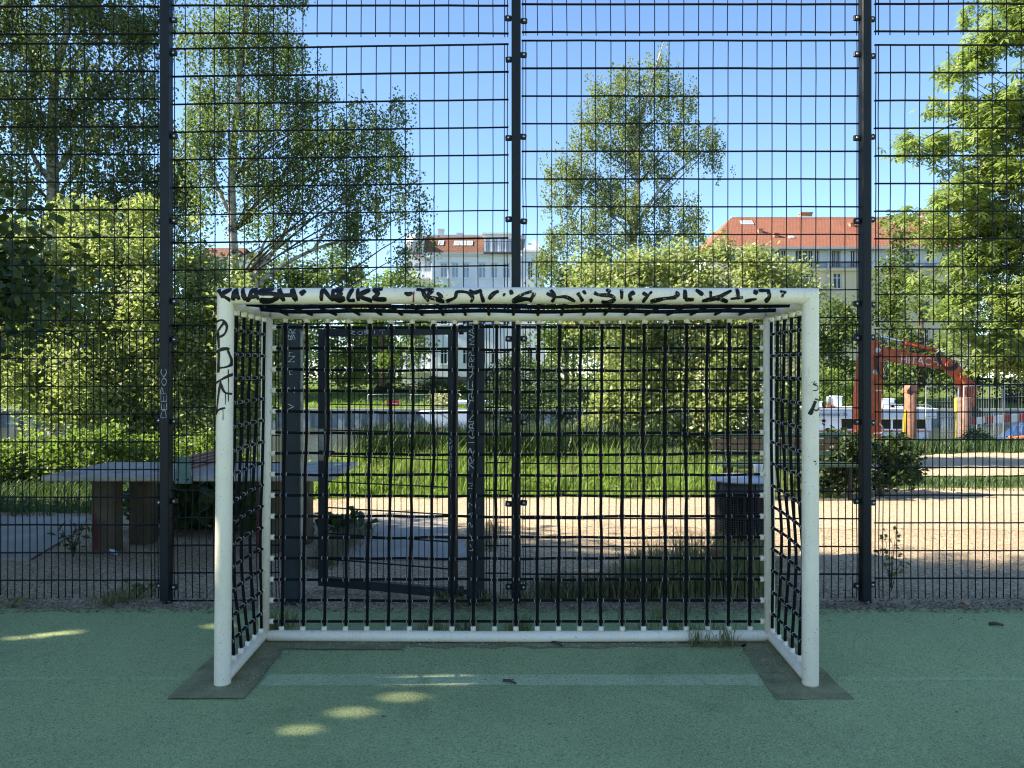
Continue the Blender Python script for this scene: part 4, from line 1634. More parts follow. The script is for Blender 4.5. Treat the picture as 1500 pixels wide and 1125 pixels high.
def plant(name, label, cat, Y, trunk, blobs, leaf, lsize, lw, density, bark, group=None, depth=1.0, strand=0.0, clump_r=.3,
          per=26, droop=.4, palm=False, twigs=True, limb_r=.05, mats=None, blossom=0, carve=None, limbs=None, trunk_as_px=True, bshare=.0):
    """trunk: [(px, py, radius m)...], blobs: [(px, py, rx px, ry px, dy m?)...] seen at distance Y"""
    tp = [at(x, y, Y) if trunk_as_px else Vector((x, Y, y)) for x, y, r in trunk]
    tr = [r for _, _, r in trunk]
    base = tp[0].copy()
    e = empty(name, tuple(base), label, cat, group)
    mb = MB()
    mb.smooth = True
    mb.tube(tp, tr, 10)
    mbr = MB()
    mbr.smooth = True
    C = []
    k = Y / F
    for bl in blobs:
        bx_, by_, rx_, ry_ = bl[:4]
        dy = bl[4] if len(bl) > 4 else random.uniform(-.5, .5) * depth
        c = np.array(at(bx_, by_, Y)) if trunk_as_px else np.array([bx_, Y, by_])
        c = c + np.array([0, dy, 0])
        q = k if trunk_as_px else 1
        ra = np.array([rx_ * q, (rx_ + ry_) * .5 * q * depth, ry_ * q])
        vol = ra[0] * ra[1] * ra[2] * 4.19
        area = 3.14 * ra[0] * ra[2]
        ncl = max(3, int(DENS.get(name, 6) * density * area / (clump_r ** 2 * 3.14)))
        if ncl > 12:
            sup = in_ellipsoid(max(5, ncl // 7), .45)
            cc = (sup[rng.integers(0, len(sup), ncl)] + rng.normal(0, 1, (ncl, 3)) * SPREAD.get(name, .2)) * ra + c
        else:
            cc = in_ellipsoid(ncl, .5) * ra + c
        # limb to the blob
        j = min(range(len(tp)), key=lambda i: abs(tp[i].z - (c[2] - .75 * math.hypot(tp[i].x - c[0], tp[i].y - c[1]))))
        L = (Vector(c) - tp[j]).length
        if L > ra[0] * .3:
            r0 = min(tr[j] * .4, limb_r * .38 * (.4 + L / 3))
            mbr.tube(bez(tp[j], c, (random.gauss(0, .08) * L, random.gauss(0, .08) * L, .12 * L)), [r0 * (1 - .8 * t) for t in np.linspace(0, 1, 6)], 6)
        if twigs:
            for q_ in cc[: min(10, max(2, ncl // 2))]:
                s = Vector(c).lerp(Vector(q_), random.uniform(0, .3))
                ln = (Vector(q_) - s).length
                mbr.tube(bez(s, q_, (0, 0, .1 * ln), 4), [.012 * max(.6, limb_r / .05) * t for t in (1, .7, .5, .25)], 4, False)
        for q_ in cc:
            m_ = max(4, int(per * random.uniform(.6, 1.4)))
            if strand:
                ns = max(1, m_ // 12)
                for _ in range(ns):
                    top = q_ + rng.normal(0, clump_r * .6, 3)
                    ln = strand * random.uniform(.4, 1.2)
                    t = rng.uniform(0, 1, 12)
                    p = top + np.column_stack([rng.normal(0, clump_r * .16, 12), rng.normal(0, clump_r * .16, 12), -t * ln])
                    C.append(p)
            else:
                C.append(q_ + rng.normal(0, 1, (m_, 3)) * np.array([clump_r * .5, clump_r * .5, clump_r * .36]))
    C = np.concatenate(C)
    if carve is not None:
        C = carve(C)
    lm = [leaf] + ([M['blossom']] if (blossom or bshare) else [])
    if palm:
        V, nl = palmate_quads(C, lsize)
        T = np.tile(rng.beta(1.6, 1.6, len(C)), nl)
        fm = np.zeros(len(T), int)
    else:
        V = leaf_quads(C, lsize, lw, droop)
        T = rng.beta(1.6, 1.6, len(C))
        fm = (rng.uniform(0, 1, len(C)) < bshare).astype(int)
    if blossom:
        top = C[rng.choice(len(C), blossom, replace=False)] + np.array([0, -.1, .12])
        pts = (top[:, None, :] + rng.normal(0, 1, (blossom, 16, 3)) * np.array([.025, .025, .075])).reshape(-1, 3)
        V2 = leaf_quads(pts, .03, .026, 0)
        V = np.concatenate([V, V2])
        T = np.concatenate([T, rng.uniform(0, 1, len(pts))])
        fm = np.concatenate([fm, np.ones(len(pts), int)])
    if limbs:
        for pts, r0 in limbs:
            P = [at(x, y, Y) for x, y in pts]
            mb.tube(spline3(P, 3), [r0 * (1 - .75 * t) for t in np.linspace(0, 1, 3 * (len(P) - 1) + 1)], 7)
    mb.build('trunk', bark, e)
    if mbr.v:
        mbr.build('branches', M['twig'], e)
    link('crown', np_mesh(name, V, 4, lm, T, fm), e)
    plant.n += len(T)
    return e


plant.n = 0

# the weeping birches on the near canal bank
plant('birch_tree', 'dense dark weeping birch at the far left behind the flowering bush', 'tree', 21,
      [(84, 700, .20), (80, 560, .19), (78, 400, .17), (78, 300, .16), (76, 200, .14), (80, 110, .11), (100, 40, .09), (112, -40, .06), (120, -140, .03)],
      [(-60, 40, 70, 90), (20, 20, 65, 60), (100, -10, 60, 50), (165, 20, 55, 50), (60, 90, 50, 40), (20, 140, 60, 50), (-30, 180, 60, 70), (150, 110, 60, 45), (205, 110, 32, 50),
       (185, 180, 50, 40), (25, 250, 60, 45), (145, 225, 55, 40), (205, 245, 45, 50), (130, 285, 60, 35), (272, 300, 36, 55), (270, 240, 25, 30), (70, 320, 50, 30), (215, 305, 40, 40), (280, 370, 30, 30),
       (200, 40, 35, 40), (0, -90, 110, 70), (130, -100, 80, 60), (0, 320, 45, 40), (170, 330, 50, 30), (250, 30, 18, 40), (115, 165, 50, 35), (60, 190, 40, 30)],
      M['dark_birch_leaf'], .10, .062, .9, M['birch_bark'], 'birch trees by the canal', 1.0, .8, .30, 30, 1.0, limb_r=.07,
      limbs=[([(78, 255), (100, 228), (118, 190), (150, 165)], .09), ([(77, 270), (52, 235), (38, 200), (20, 180)], .08), ([(79, 130), (50, 60), (10, 20)], .06), ([(76, 200), (120, 75), (160, 55)], .04)])
plant('birch_tree', 'tall light weeping birch with leaning limbs left of the middle post', 'tree', 18,
      [(345, 700, .12), (345, 560, .115), (345, 420, .105), (341, 340, .095), (339, 270, .085), (345, 180, .07), (352, 100, .055), (360, 20, .045), (366, -60, .03), (370, -150, .015)],
      [(335, 30, 50, 60), (395, 35, 45, 50), (420, 70, 30, 35), (350, 110, 55, 45), (295, 130, 28, 40), (445, 110, 30, 35), (405, 130, 45, 35), (320, 190, 40, 40), (290, 205, 22, 40), (370, 190, 50, 45),
       (420, 180, 45, 35), (470, 130, 14, 18), (500, 190, 40, 30), (470, 210, 45, 40), (530, 160, 22, 18), (570, 165, 32, 25), (555, 200, 40, 30), (500, 250, 50, 40), (560, 250, 45, 30), (590, 215, 14, 22),
       (430, 250, 50, 40), (370, 250, 45, 35), (600, 285, 22, 28), (560, 300, 30, 25), (490, 310, 40, 25), (420, 310, 40, 30), (300, 260, 22, 26), (610, 330, 16, 18), (592, 370, 14, 30), (530, 330, 30, 22), (360, 310, 30, 22),
       (345, -70, 70, 70), (420, -40, 45, 50), (290, 60, 20, 40)],
      M['birch_leaf'], .072, .046, 1.0, M['birch_bark'], 'birch trees by the canal', 1.0, .7, .25, 28, 1.0, limb_r=.045,
      limbs=[([(347, 455), (372, 405), (410, 355), (432, 300), (445, 250)], .075), ([(347, 450), (395, 402), (460, 365), (525, 345), (600, 312)], .06), ([(340, 320), (318, 270), (300, 205), (287, 180)], .05),
             ([(372, 405), (385, 360), (400, 330), (400, 280)], .04), ([(346, 440), (360, 380), (385, 360)], .045), ([(345, 180), (380, 130), (395, 80)], .04), ([(350, 250), (400, 200), (440, 150)], .035), ([(460, 365), (500, 300), (540, 250)], .04)])
plant('birch_tree', 'airy pale birch standing alone against the sky right of the middle post', 'tree', 30,
      [(925, 640, .17), (926, 500, .16), (927, 400, .15), (928, 330, .14), (934, 270, .11), (932, 200, .09), (945, 150, .07), (962, 95, .04), (972, 62, .015)],
      [(972, 85, 14, 22), (958, 115, 26, 24), (920, 100, 22, 16), (905, 120, 30, 22), (880, 132, 16, 18), (935, 150, 45, 28), (985, 150, 28, 26), (1005, 140, 18, 16), (862, 152, 12, 18), (885, 170, 34, 24),
       (930, 190, 44, 26), (985, 190, 26, 22), (862, 205, 32, 22), (1030, 195, 22, 22), (1045, 215, 12, 26), (1000, 220, 24, 20), (905, 225, 38, 24), (825, 240, 28, 20), (800, 248, 14, 14), (850, 255, 38, 22), (900, 265, 40, 26),
       (960, 235, 40, 24), (825, 285, 26, 22), (870, 300, 40, 28), (925, 300, 36, 24), (980, 290, 26, 22), (1010, 310, 16, 22), (805, 345, 20, 30), (840, 335, 30, 26), (885, 345, 40, 26), (940, 345, 40, 26), (990, 335, 32, 24), (800, 375, 20, 24), (1015, 345, 20, 20)],
      M['pale_birch_leaf'], .105, .066, .85, M['birch_bark'], 'birch trees by the canal', .9, .7, .34, 28, 1.0, limb_r=.05,
      limbs=[([(932, 330), (965, 280), (1000, 245), (1030, 220)], .07), ([(928, 340), (905, 290), (880, 270), (850, 250)], .06), ([(927, 350), (890, 310), (840, 290)], .05), ([(934, 260), (912, 215), (905, 150)], .06), ([(927, 380), (870, 345), (820, 330)], .05)])

# flowering bushes on the bank
plant('flowering_bush', 'big yellow-green flowering bush left of the goal behind the table', 'bush', 15,
      [(200, 700, .06), (200, 640, .05), (195, 520, .04), (190, 420, .02)],
      [(88, 335, 22, 38), (135, 325, 18, 32), (190, 325, 22, 42), (215, 300, 8, 20), (30, 365, 34, 36), (-20, 400, 40, 60), (55, 420, 60, 50), (120, 390, 50, 45), (180, 390, 50, 45), (225, 380, 26, 50), (275, 385, 20, 50), (290, 420, 40, 45),
       (20, 480, 60, 50), (80, 500, 70, 60), (160, 470, 60, 60), (230, 470, 55, 60), (300, 490, 50, 60), (60, 560, 70, 45), (130, 570, 65, 55), (200, 560, 70, 65), (280, 570, 60, 60), (330, 530, 40, 60), (180, 630, 60, 40), (250, 640, 60, 45),
       (310, 640, 40, 40), (360, 470, 34, 60), (390, 540, 35, 50), (350, 600, 40, 50), (425, 500, 25, 45), (130, 600, 30, 30)],
      M['flower_leaf'], .092, .055, 1.5, M['brown_bark'], 'flowering bushes by the canal', .9, 0, .24, 26, .15, bshare=.05, limb_r=.03,
      limbs=[([(200, 690), (150, 600), (110, 520)], .03), ([(205, 690), (260, 620), (300, 560)], .03), ([(200, 660), (250, 560), (280, 480)], .025), ([(190, 500), (170, 420), (165, 360)], .02)])
plant('flowering_bush', 'wide yellow-green flowering bush behind the right half of the goal', 'bush', 14.6,
      [(1020, 690, .06), (1030, 620, .055), (1000, 540, .04), (985, 450, .02)],
      [(870, 405, 40, 28), (920, 395, 35, 32), (965, 385, 34, 30), (1010, 380, 34, 26), (1050, 370, 24, 20), (1090, 385, 28, 24), (1130, 395, 30, 22), (1150, 430, 26, 40), (900, 450, 45, 40), (970, 440, 50, 45), (1040, 430, 50, 45), (1100, 440, 50, 45),
       (860, 460, 26, 30), (910, 520, 40, 45), (980, 510, 55, 50), (1050, 510, 55, 55), (1110, 510, 40, 55), (900, 590, 30, 45), (960, 580, 50, 45), (1030, 580, 50, 50), (1085, 580, 40, 50), (930, 640, 50, 36), (1000, 640, 50, 36), (1060, 630, 40, 36), (880, 640, 30, 30), (1130, 600, 30, 50)],
      M['flower_leaf'], .092, .055, 1.5, M['brown_bark'], 'flowering bushes by the canal', .9, 0, .24, 26, .15, bshare=.05, limb_r=.03,
      limbs=[([(1020, 690), (1070, 610), (1110, 560)], .03), ([(1020, 690), (970, 610), (930, 560)], .03)])
# horse chestnut on the right
plant('chestnut_tree', 'big horse chestnut with fingered leaves reaching in from the right edge', 'tree', 13,
      [(1640, 720, .22), (1635, 500, .2), (1630, 300, .18), (1620, 100, .14), (1610, -60, .1), (1600, -200, .05)],
      [(1490, 35, 40, 24), (1455, 62, 34, 20), (1425, 90, 26, 15), (1395, 112, 20, 9), (1378, 118, 10, 7), (1430, 8, 16, 8), (1470, 6, 24, 12), (1515, 70, 40, 40), (1490, 150, 34, 28), (1450, 165, 28, 18), (1412, 158, 26, 14), (1388, 150, 10, 8),
       (1350, 205, 22, 12), (1330, 204, 10, 8), (1392, 208, 26, 14), (1430, 200, 30, 18), (1480, 200, 40, 30), (1445, 250, 40, 26), (1490, 260, 40, 30), (1405, 275, 30, 18), (1372, 300, 22, 14), (1440, 310, 44, 30), (1490, 330, 40, 36),
       (1400, 335, 28, 18), (1352, 328, 18, 10), (1330, 320, 10, 8), (1480, 390, 44, 34), (1435, 372, 30, 22), (1408, 392, 26, 16), (1360, 415, 18, 12), (1400, 430, 30, 16), (1460, 440, 44, 30), (1370, 455, 20, 10), (1425, 470, 30, 18), (1490, 480, 34, 34),
       (1440, 505, 28, 16), (1410, 500, 18, 10), (1480, 530, 24, 14), (1445, 530, 16, 12), (1560, 150, 60, 90), (1560, 330, 60, 100), (1560, 480, 50, 60)],
      M['chestnut_leaf'], .14, .06, 1.15, M['brown_bark'], None, .8, 0, .26, 13, .3, palm=True, blossom=70, limb_r=.025,
      limbs=[([(1620, 90), (1520, 50), (1450, 75), (1390, 115)], .03), ([(1630, 240), (1530, 175), (1420, 175), (1350, 205)], .03), ([(1630, 330), (1500, 290), (1400, 320)], .03), ([(1632, 460), (1520, 420), (1400, 440)], .03)])


# nettles and shrubs on the near side
def shrub(name, label, cat, Y, blobs, leaf, ls, lw, dens, per, cr, group=None, droop=.3, depth=.9):
    b0 = blobs[0]
    zb = F * EYE / Y + HY
    return plant(name, label, cat, Y, [(b0[0], zb, .02), (b0[0], b0[1], .012)], blobs, leaf, ls, lw, dens, M['brown_bark'], group, depth, 0, cr, per, droop, limb_r=.012)


shrub('nettle_bed', 'bed of sunlit nettles along the canal bank behind the table tennis table', 'nettles', 11.8,
      [(60, 690, 60, 35), (-20, 690, 60, 40), (140, 680, 60, 35), (210, 665, 55, 30), (270, 665, 45, 30), (110, 645, 40, 18), (180, 635, 40, 18), (40, 660, 50, 18), (330, 670, 40, 30), (390, 690, 40, 30), (-60, 680, 40, 40)],
      M['nettle_leaf'], .085, .05, 1.9, 24, .17)
shrub('shrub', 'dark leafy shrub between the bench and the right fence post', 'shrub', 10.6,
      [(1290, 690, 40, 28), (1250, 680, 34, 34), (1225, 700, 24, 20), (1330, 685, 28, 26), (1265, 655, 26, 18), (1310, 660, 26, 18), (1200, 712, 20, 12)],
      M['dark_leaf'], .085, .055, 1.9, 24, .14)
shrub('shrub', 'dark green bush at the foot of the second rusty pile', 'shrub', 19,
      [(1450, 655, 34, 22), (1428, 645, 24, 18), (1480, 660, 26, 18), (1412, 668, 18, 12), (1510, 664, 25, 18)],
      M['dark_leaf'], .09, .055, 1.8, 24, .2)
shrub('shrub', 'low shrub hiding the foot of the digger', 'shrub', 17.5,
      [(1230, 650, 30, 14), (1270, 655, 30, 16), (1320, 660, 30, 14), (1185, 655, 24, 14), (1370, 668, 24, 14)],
      M['mid_leaf'], .09, .055, 1.4, 20, .2)
shrub('shrub', 'bushy shrub coloured very dark for shade behind the red and white barrier', 'shrub', 27,
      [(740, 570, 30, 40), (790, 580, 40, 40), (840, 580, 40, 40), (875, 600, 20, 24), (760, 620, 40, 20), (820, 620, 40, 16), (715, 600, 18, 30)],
      M['shade_toned_leaf'], .10, .06, 1.5, 26, .28)  # leaf colour darkened to carry the shade this bush stands in

# far bank trees
FAR = [
    ('round leafy green tree across the canal left of the white house', 62, [(430, 400, 50, 40), (490, 395, 45, 40), (380, 395, 40, 35), (460, 450, 60, 50), (520, 470, 40, 60), (400, 460, 50, 50), (440, 530, 60, 50), (510, 540, 40, 45), (545, 500, 22, 60)], 'mid_leaf'),
    ('light green treetop in front of the white house', 60, [(560, 420, 26, 18), (600, 418, 30, 20), (640, 425, 18, 12), (560, 470, 40, 40), (605, 480, 34, 40), (590, 520, 30, 24)], 'bush_leaf'),
    ('dark green tree right of the white house', 58, [(830, 395, 40, 24), (870, 390, 30, 26), (800, 430, 24, 26), (850, 440, 40, 40), (900, 410, 40, 30), (820, 500, 30, 50)], 'mid_leaf'),
    ('pale green tree left of the right fence post before the yellow house', 60, [(1230, 468, 28, 34), (1215, 505, 34, 42), (1250, 480, 22, 40), (1195, 480, 20, 34), (1180, 520, 24, 40), (1230, 540, 30, 30)], 'mid_leaf'),
    ('narrow columnar tree right of the right fence post', 60, [(1308, 345, 16, 22), (1306, 385, 20, 30), (1306, 430, 22, 40), (1304, 480, 24, 40), (1330, 400, 12, 30)], 'mid_leaf'),
    ('rounded tree behind the digger arm', 58, [(1350, 440, 26, 26), (1345, 490, 30, 36), (1340, 540, 34, 36), (1375, 520, 26, 40), (1320, 560, 26, 30), (1380, 560, 24, 24)], 'mid_leaf'),
    ('low dark tree behind the chestnut at the right edge', 60, [(1460, 520, 36, 40), (1490, 560, 30, 40), (1430, 560, 28, 30), (1500, 480, 24, 40), (1530, 540, 40, 60)], 'dark_leaf'),
    ('large dark tree at the far left across the canal', 62, [(20, 560, 60, 30), (-40, 500, 60, 70), (60, 520, 50, 50), (130, 540, 60, 40), (200, 520, 60, 50), (280, 520, 50, 60), (340, 460, 50, 60), (340, 540, 50, 40)], 'mid_leaf'),
]
for lab, Y, bl, lf in FAR:
    zb = (EYE - .9) * F / Y + HY
    plant('leafy_tree', lab, 'tree', Y, [(bl[0][0], zb, .22), (bl[0][0], bl[0][1], .1)], bl, M[lf], .30, .2, 1.25, M['brown_bark'], 'trees across the canal', .8, 0, .85, 24, .2, limb_r=.09, twigs=False)
for lab, Y, bl, lf in (('rounded green hedge below the yellow house', 57.5, [(1190, 560, 26, 24), (1230, 565, 28, 22), (1270, 570, 26, 20), (1160, 575, 24, 22)], 'bush_leaf'),
                       ('leafy bush beside the white house', 64, [(680, 568, 30, 14), (640, 572, 26, 12), (720, 560, 26, 20), (600, 572, 30, 12), (560, 570, 30, 16)], 'dark_leaf'),
                       ('yellow flowering shrub across the canal', 57, [(650, 585, 18, 10), (640, 592, 12, 8), (662, 588, 12, 10)], 'blossom'),
                       ('small tree in front of the right bay of the white house', 63, [(745, 540, 22, 20), (780, 545, 24, 24), (765, 515, 12, 18), (800, 560, 24, 30)], 'mid_leaf')):
    zb = (EYE - .7) * F / Y + HY
    plant('hedge_shrub', lab, 'shrub', Y, [(bl[0][0], zb, .1), (bl[0][0], bl[0][1], .05)], bl, M[lf], .22, .15, 1.4, M['brown_bark'], 'shrubs across the canal', .8, 0, .6, 22, .2, limb_r=.04, twigs=False)

for px, py, r_, Y in ((420, 470, 60, 95), (520, 500, 50, 100), (575, 520, 50, 98), (640, 520, 40, 100), (840, 480, 60, 96), (900, 500, 60, 104), (960, 490, 60, 98), (1020, 500, 50, 102), (350, 500, 60, 100), (250, 500, 70, 104), (130, 500, 80, 98), (10, 500, 80, 100), (1540, 470, 90, 100)):
    plant('distant_tree', 'distant green tree in the row behind the canal houses', 'tree', Y, [(px, 560, .25), (px, py, .12)],
          [(px, py, r_ * .8, r_ * .6), (px - r_ * .5, py + 15, r_ * .5, r_ * .5), (px + r_ * .5, py + 12, r_ * .5, r_ * .55), (px, py + 45, r_, 36)], M['mid_leaf'], .42, .3, 1.0, M['brown_bark'],
          'distant trees behind the houses', .8, 0, 1.2, 22, .2, limb_r=.1, twigs=False)

# the row of big trees left of the court that keeps it in the shade
FLECKS = [(590, 1021, .075), (512, 1043, .06), (438, 1069, .05), (62, 931, .055), (100, 926, .045), (318, 917, .05), (20, 935, .03)]


def carve_flecks(C):
    kmask = np.ones(len(C), bool)
    s = np.array(S)
    for px, py, r in FLECKS:
        x, y = gpt(px, py)
        p = np.array([x, y, 0.0])
        d = C - p
        dist = np.linalg.norm(d - np.outer(d @ s, s), axis=1)
        kmask &= dist > r * .5 + .042
    # the sunlit strip on the left goal post
    for z in (.60, .70, .80):
        d = C - np.array([XL0 - .03, GY, z])
        dist = np.linalg.norm(d - np.outer(d @ s, s), axis=1)
        kmask &= dist > .08
    return C[kmask]


for k, (x, y, h, lab) in enumerate(((-11.2, 4.2, 12.8, 'tall dense tree just left of the court beside the fence'), (-11.4, 2.3, 13, 'tall dense tree left of the court level with the goal'))):
    bl = []
    for i in range(26):
        a = random.uniform(0, 6.28)
        z = random.uniform(2.2, h - 1.4)
        rr = 2.1 * (1 - ((z - h * .5) / (h * .62)) ** 2)
        bl.append((x + rr * math.cos(a) * random.uniform(.3, 1), z, random.uniform(1.0, 1.5), random.uniform(.9, 1.4), rr * math.sin(a) * random.uniform(.2, 1)))
    if k == 0:
        bl += [(gx(-12, 7.5), gz(425, 7.5), .30, .26, 3.3), (gx(-60, 7.5), gz(420, 7.5), .5, .45, 3.2), (gx(20, 7.5), gz(475, 7.5), .2, .12, 3.3), (-6.8, 3.4, 1.2, .8, 2.6)]
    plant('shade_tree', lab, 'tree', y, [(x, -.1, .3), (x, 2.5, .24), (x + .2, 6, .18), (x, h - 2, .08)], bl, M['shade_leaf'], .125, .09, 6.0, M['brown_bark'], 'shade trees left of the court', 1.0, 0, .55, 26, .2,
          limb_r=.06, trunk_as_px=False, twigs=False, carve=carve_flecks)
plant('added_shade_shrub', 'unseen dense shrub added left of the fence to shade the paved strip', 'shrub', 8.0, [(-9.4, -.1, .08), (-9.4, 1.5, .05)],  # out of view, added to cast shade over the left paving
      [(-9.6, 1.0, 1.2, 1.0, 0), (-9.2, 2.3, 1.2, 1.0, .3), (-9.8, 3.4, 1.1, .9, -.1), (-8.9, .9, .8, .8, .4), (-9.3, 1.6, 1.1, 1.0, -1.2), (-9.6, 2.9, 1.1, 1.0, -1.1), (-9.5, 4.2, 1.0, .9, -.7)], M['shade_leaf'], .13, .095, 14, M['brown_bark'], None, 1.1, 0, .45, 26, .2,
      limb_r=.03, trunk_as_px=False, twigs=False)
print('leaves', plant.n)

# ------------------------------------------------------------------ lettering from the built-in font
def text_mesh(name, body, size, m, parent, loc, rot, extrude=.004, xs=1.0):
    cu = bpy.data.curves.new('lettering_curve', 'FONT')
    cu.body = body
    cu.size = size
    cu.extrude = extrude
    to = bpy.data.objects.new('lettering_tmp', cu)
    COL.objects.link(to)
    bpy.context.view_layer.update()
    me = bpy.data.meshes.new_from_object(to.evaluated_get(bpy.context.evaluated_depsgraph_get()))
    bpy.data.objects.remove(to)
    me.materials.clear()
    me.materials.append(m)
    T = Matrix.Translation(loc) @ rot.to_4x4() @ Matrix.Diagonal((xs, 1, 1, 1))
    me.transform(T)
    return link(name, me, parent)


FACE = Matrix.Rotation(math.pi / 2, 3, 'X')

# ------------------------------------------------------------------ houses across the canal
def facade(mb, x0, x1, z0, z1, y, openings, depth=.22):
    """front wall (facing -Y) with real openings and reveals"""
    xs = sorted({x0, x1, *[v for o in openings for v in o[:2]]})
    zs = sorted({z0, z1, *[v for o in openings for v in o[2:4]]})
    for i in range(len(xs) - 1):
        for j in range(len(zs) - 1):
            cx, cz = (xs[i] + xs[i + 1]) / 2, (zs[j] + zs[j + 1]) / 2
            if any(o[0] < cx < o[1] and o[2] < cz < o[3] for o in openings):
                continue
            mb.poly([(xs[i], y, zs[j]), (xs[i + 1], y, zs[j]), (xs[i + 1], y, zs[j + 1]), (xs[i], y, zs[j + 1])])
    for a, b, c, d in [o[:4] for o in openings]:
        yb = y + depth
        mb.poly([(a, y, c), (a, yb, c), (a, yb, d), (a, y, d)][::-1])
        mb.poly([(b, y, c), (b, yb, c), (b, yb, d), (b, y, d)])
        mb.poly([(a, y, c), (b, y, c), (b, yb, c), (a, yb, c)])
        mb.poly([(a, y, d), (b, y, d), (b, yb, d), (a, yb, d)][::-1])


WIN = {}


def window(parent, a, b, c, d, y, glass='window_glass', cross=True, sill=True):
    """frame with glazing bars, pane as a sub-part"""
    W, H = b - a, d - c
    key = (round(W, 2), round(H, 2), glass, cross, sill)
    if key not in WIN:
        mb = MB()
        t = min(.07, W * .085)
        mb.box(0, t, -.05, .02, 0, H)
        mb.box(W - t, W, -.05, .02, 0, H)
        mb.box(t, W - t, -.049, .02, 0, t)
        mb.box(t, W - t, -.049, .02, H - t, H)
        mb.box(W / 2 - t * .6, W / 2 + t * .6, -.06, .02, t, H - t)
        if cross:
            mb.box(t, W / 2 - t * .6, -.04, .02, H * .68, H * .68 + t)
            mb.box(W / 2 + t * .6, W - t, -.04, .02, H * .68, H * .68 + t)
        if sill:
            mb.box(-.08, W + .08, -.30, -.06, -.10, -.02)
        g = MB()
        g.poly([(t, .0, t), (W - t, .0, t), (W - t, .0, H - t), (t, .0, H - t)])
        WIN[key] = (mb.mesh('window', M['frame_white']), g.mesh('pane', M[glass]))
    me, gm = WIN[key]
    o = link('window', me, parent)
    o.location = (a, y, c)
    p = link('pane', gm)
    p.parent = o
    return o


# white house ------------------------------------------------------
HY_ = 75.0
k = HY_ / F
wh = empty('white_house', (gx(700, HY_), HY_ + 5, .9), 'white plastered town house with brown mansard roof and roof terraces across the canal', 'house')
hx = lambda p: gx(p, HY_)
hzz = lambda p: gz(p, HY_)
x0, x1 = hx(632), hx(764)
rows = [(385, 407), (448, 475), (511, 533)]
cols = [(645, 655), (661.5, 671.5), (677.5, 687.5), (701, 711.5), (719, 729), (736.5, 747)]
ops = []
for (pa, pb) in rows:
    for (qa, qb) in cols:
        ops.append((hx(qa), hx(qb), hzz(pb), hzz(pa)))
mb = MB()
facade(mb, x0, x1, hzz(552), hzz(372), HY_, ops)
mb.box(x0, x1, HY_ + .5, HY_ + 11, .2, hzz(372) - .05)
# quoins and ornament panels as low relief
for px in (632.5, 657, 693, 715, 733):
    mb.box(hx(px), hx(px) + .10, HY_ - .04, HY_ + .1, hzz(420), hzz(376))
for (qa, qb) in cols:
    mb.box(hx(qa), hx(qb), HY_ - .05, HY_ + .1, hzz(419), hzz(411))
    mb.box(hx(qa) - .05, hx(qb) + .05, HY_ - .09, HY_ + .1, hzz(384.4), hzz(382.6))
for z in np.arange(hzz(505), hzz(430), .42):
    mb.box(x0, x1, HY_ - .012, HY_ + .1, z, z + .36) if False else None
mb.box(x0 - .1, x1, HY_ - .30, HY_ + .1, hzz(375), hzz(371.5))
mb.box(x0 - .1, x1, HY_ - .22, HY_ + .1, hzz(424), hzz(422))
wall = mb.build('wall', M['white_plaster'], wh)
for o_ in ops:
    window(wh, *o_, HY_ + .18, 'bright_glass' if o_[3] > hzz(420) else 'window_glass')
mb = MB()
mb.box(x0, x1 - .02, HY_ - .06, HY_ + 3, .1, hzz(552))
mb.build('plinth', M['base_dark'], wh)
# set-back left bay with glazed balconies
lx0, lx1 = hx(588), hx(631.6)
ops = [(hx(619.5), hx(633) - .15, hzz(396), hzz(375)), (hx(594), hx(603), hzz(395), hzz(382)), (hx(606), hx(616), hzz(395), hzz(382)), (hx(596), hx(612), hzz(475), hzz(450)), (hx(596), hx(616), hzz(543), hzz(520))]
mb = MB()
facade(mb, lx0, lx1, .3, hzz(374), HY_ + .9, ops)
mb.box(lx0 + .02, lx1, HY_ + 1.5, HY_ + 11, .2, hzz(375))
mb.build('bay', M['white_plaster'], wh)
for o_ in ops:
    window(wh, *o_, HY_ + 1.06, 'bright_glass', False, False)
for pz in (545, 480, 410):
    mb = MB()
    mb.box(hx(578), hx(630), HY_ - .6, HY_ + .88, hzz(pz), hzz(pz) + .16)
    for i in range(24):
        xx = lerp(hx(578), hx(630), i / 23)
        mb.box(xx - .02, xx + .02, HY_ - .58, HY_ - .54, hzz(pz) + .16, hzz(pz) + 1.0)
    mb.box(hx(578), hx(630), HY_ - .6, HY_ - .52, hzz(pz) + 1.0, hzz(pz) + 1.06)
    mb.build('balcony', M['white_trim'], wh)
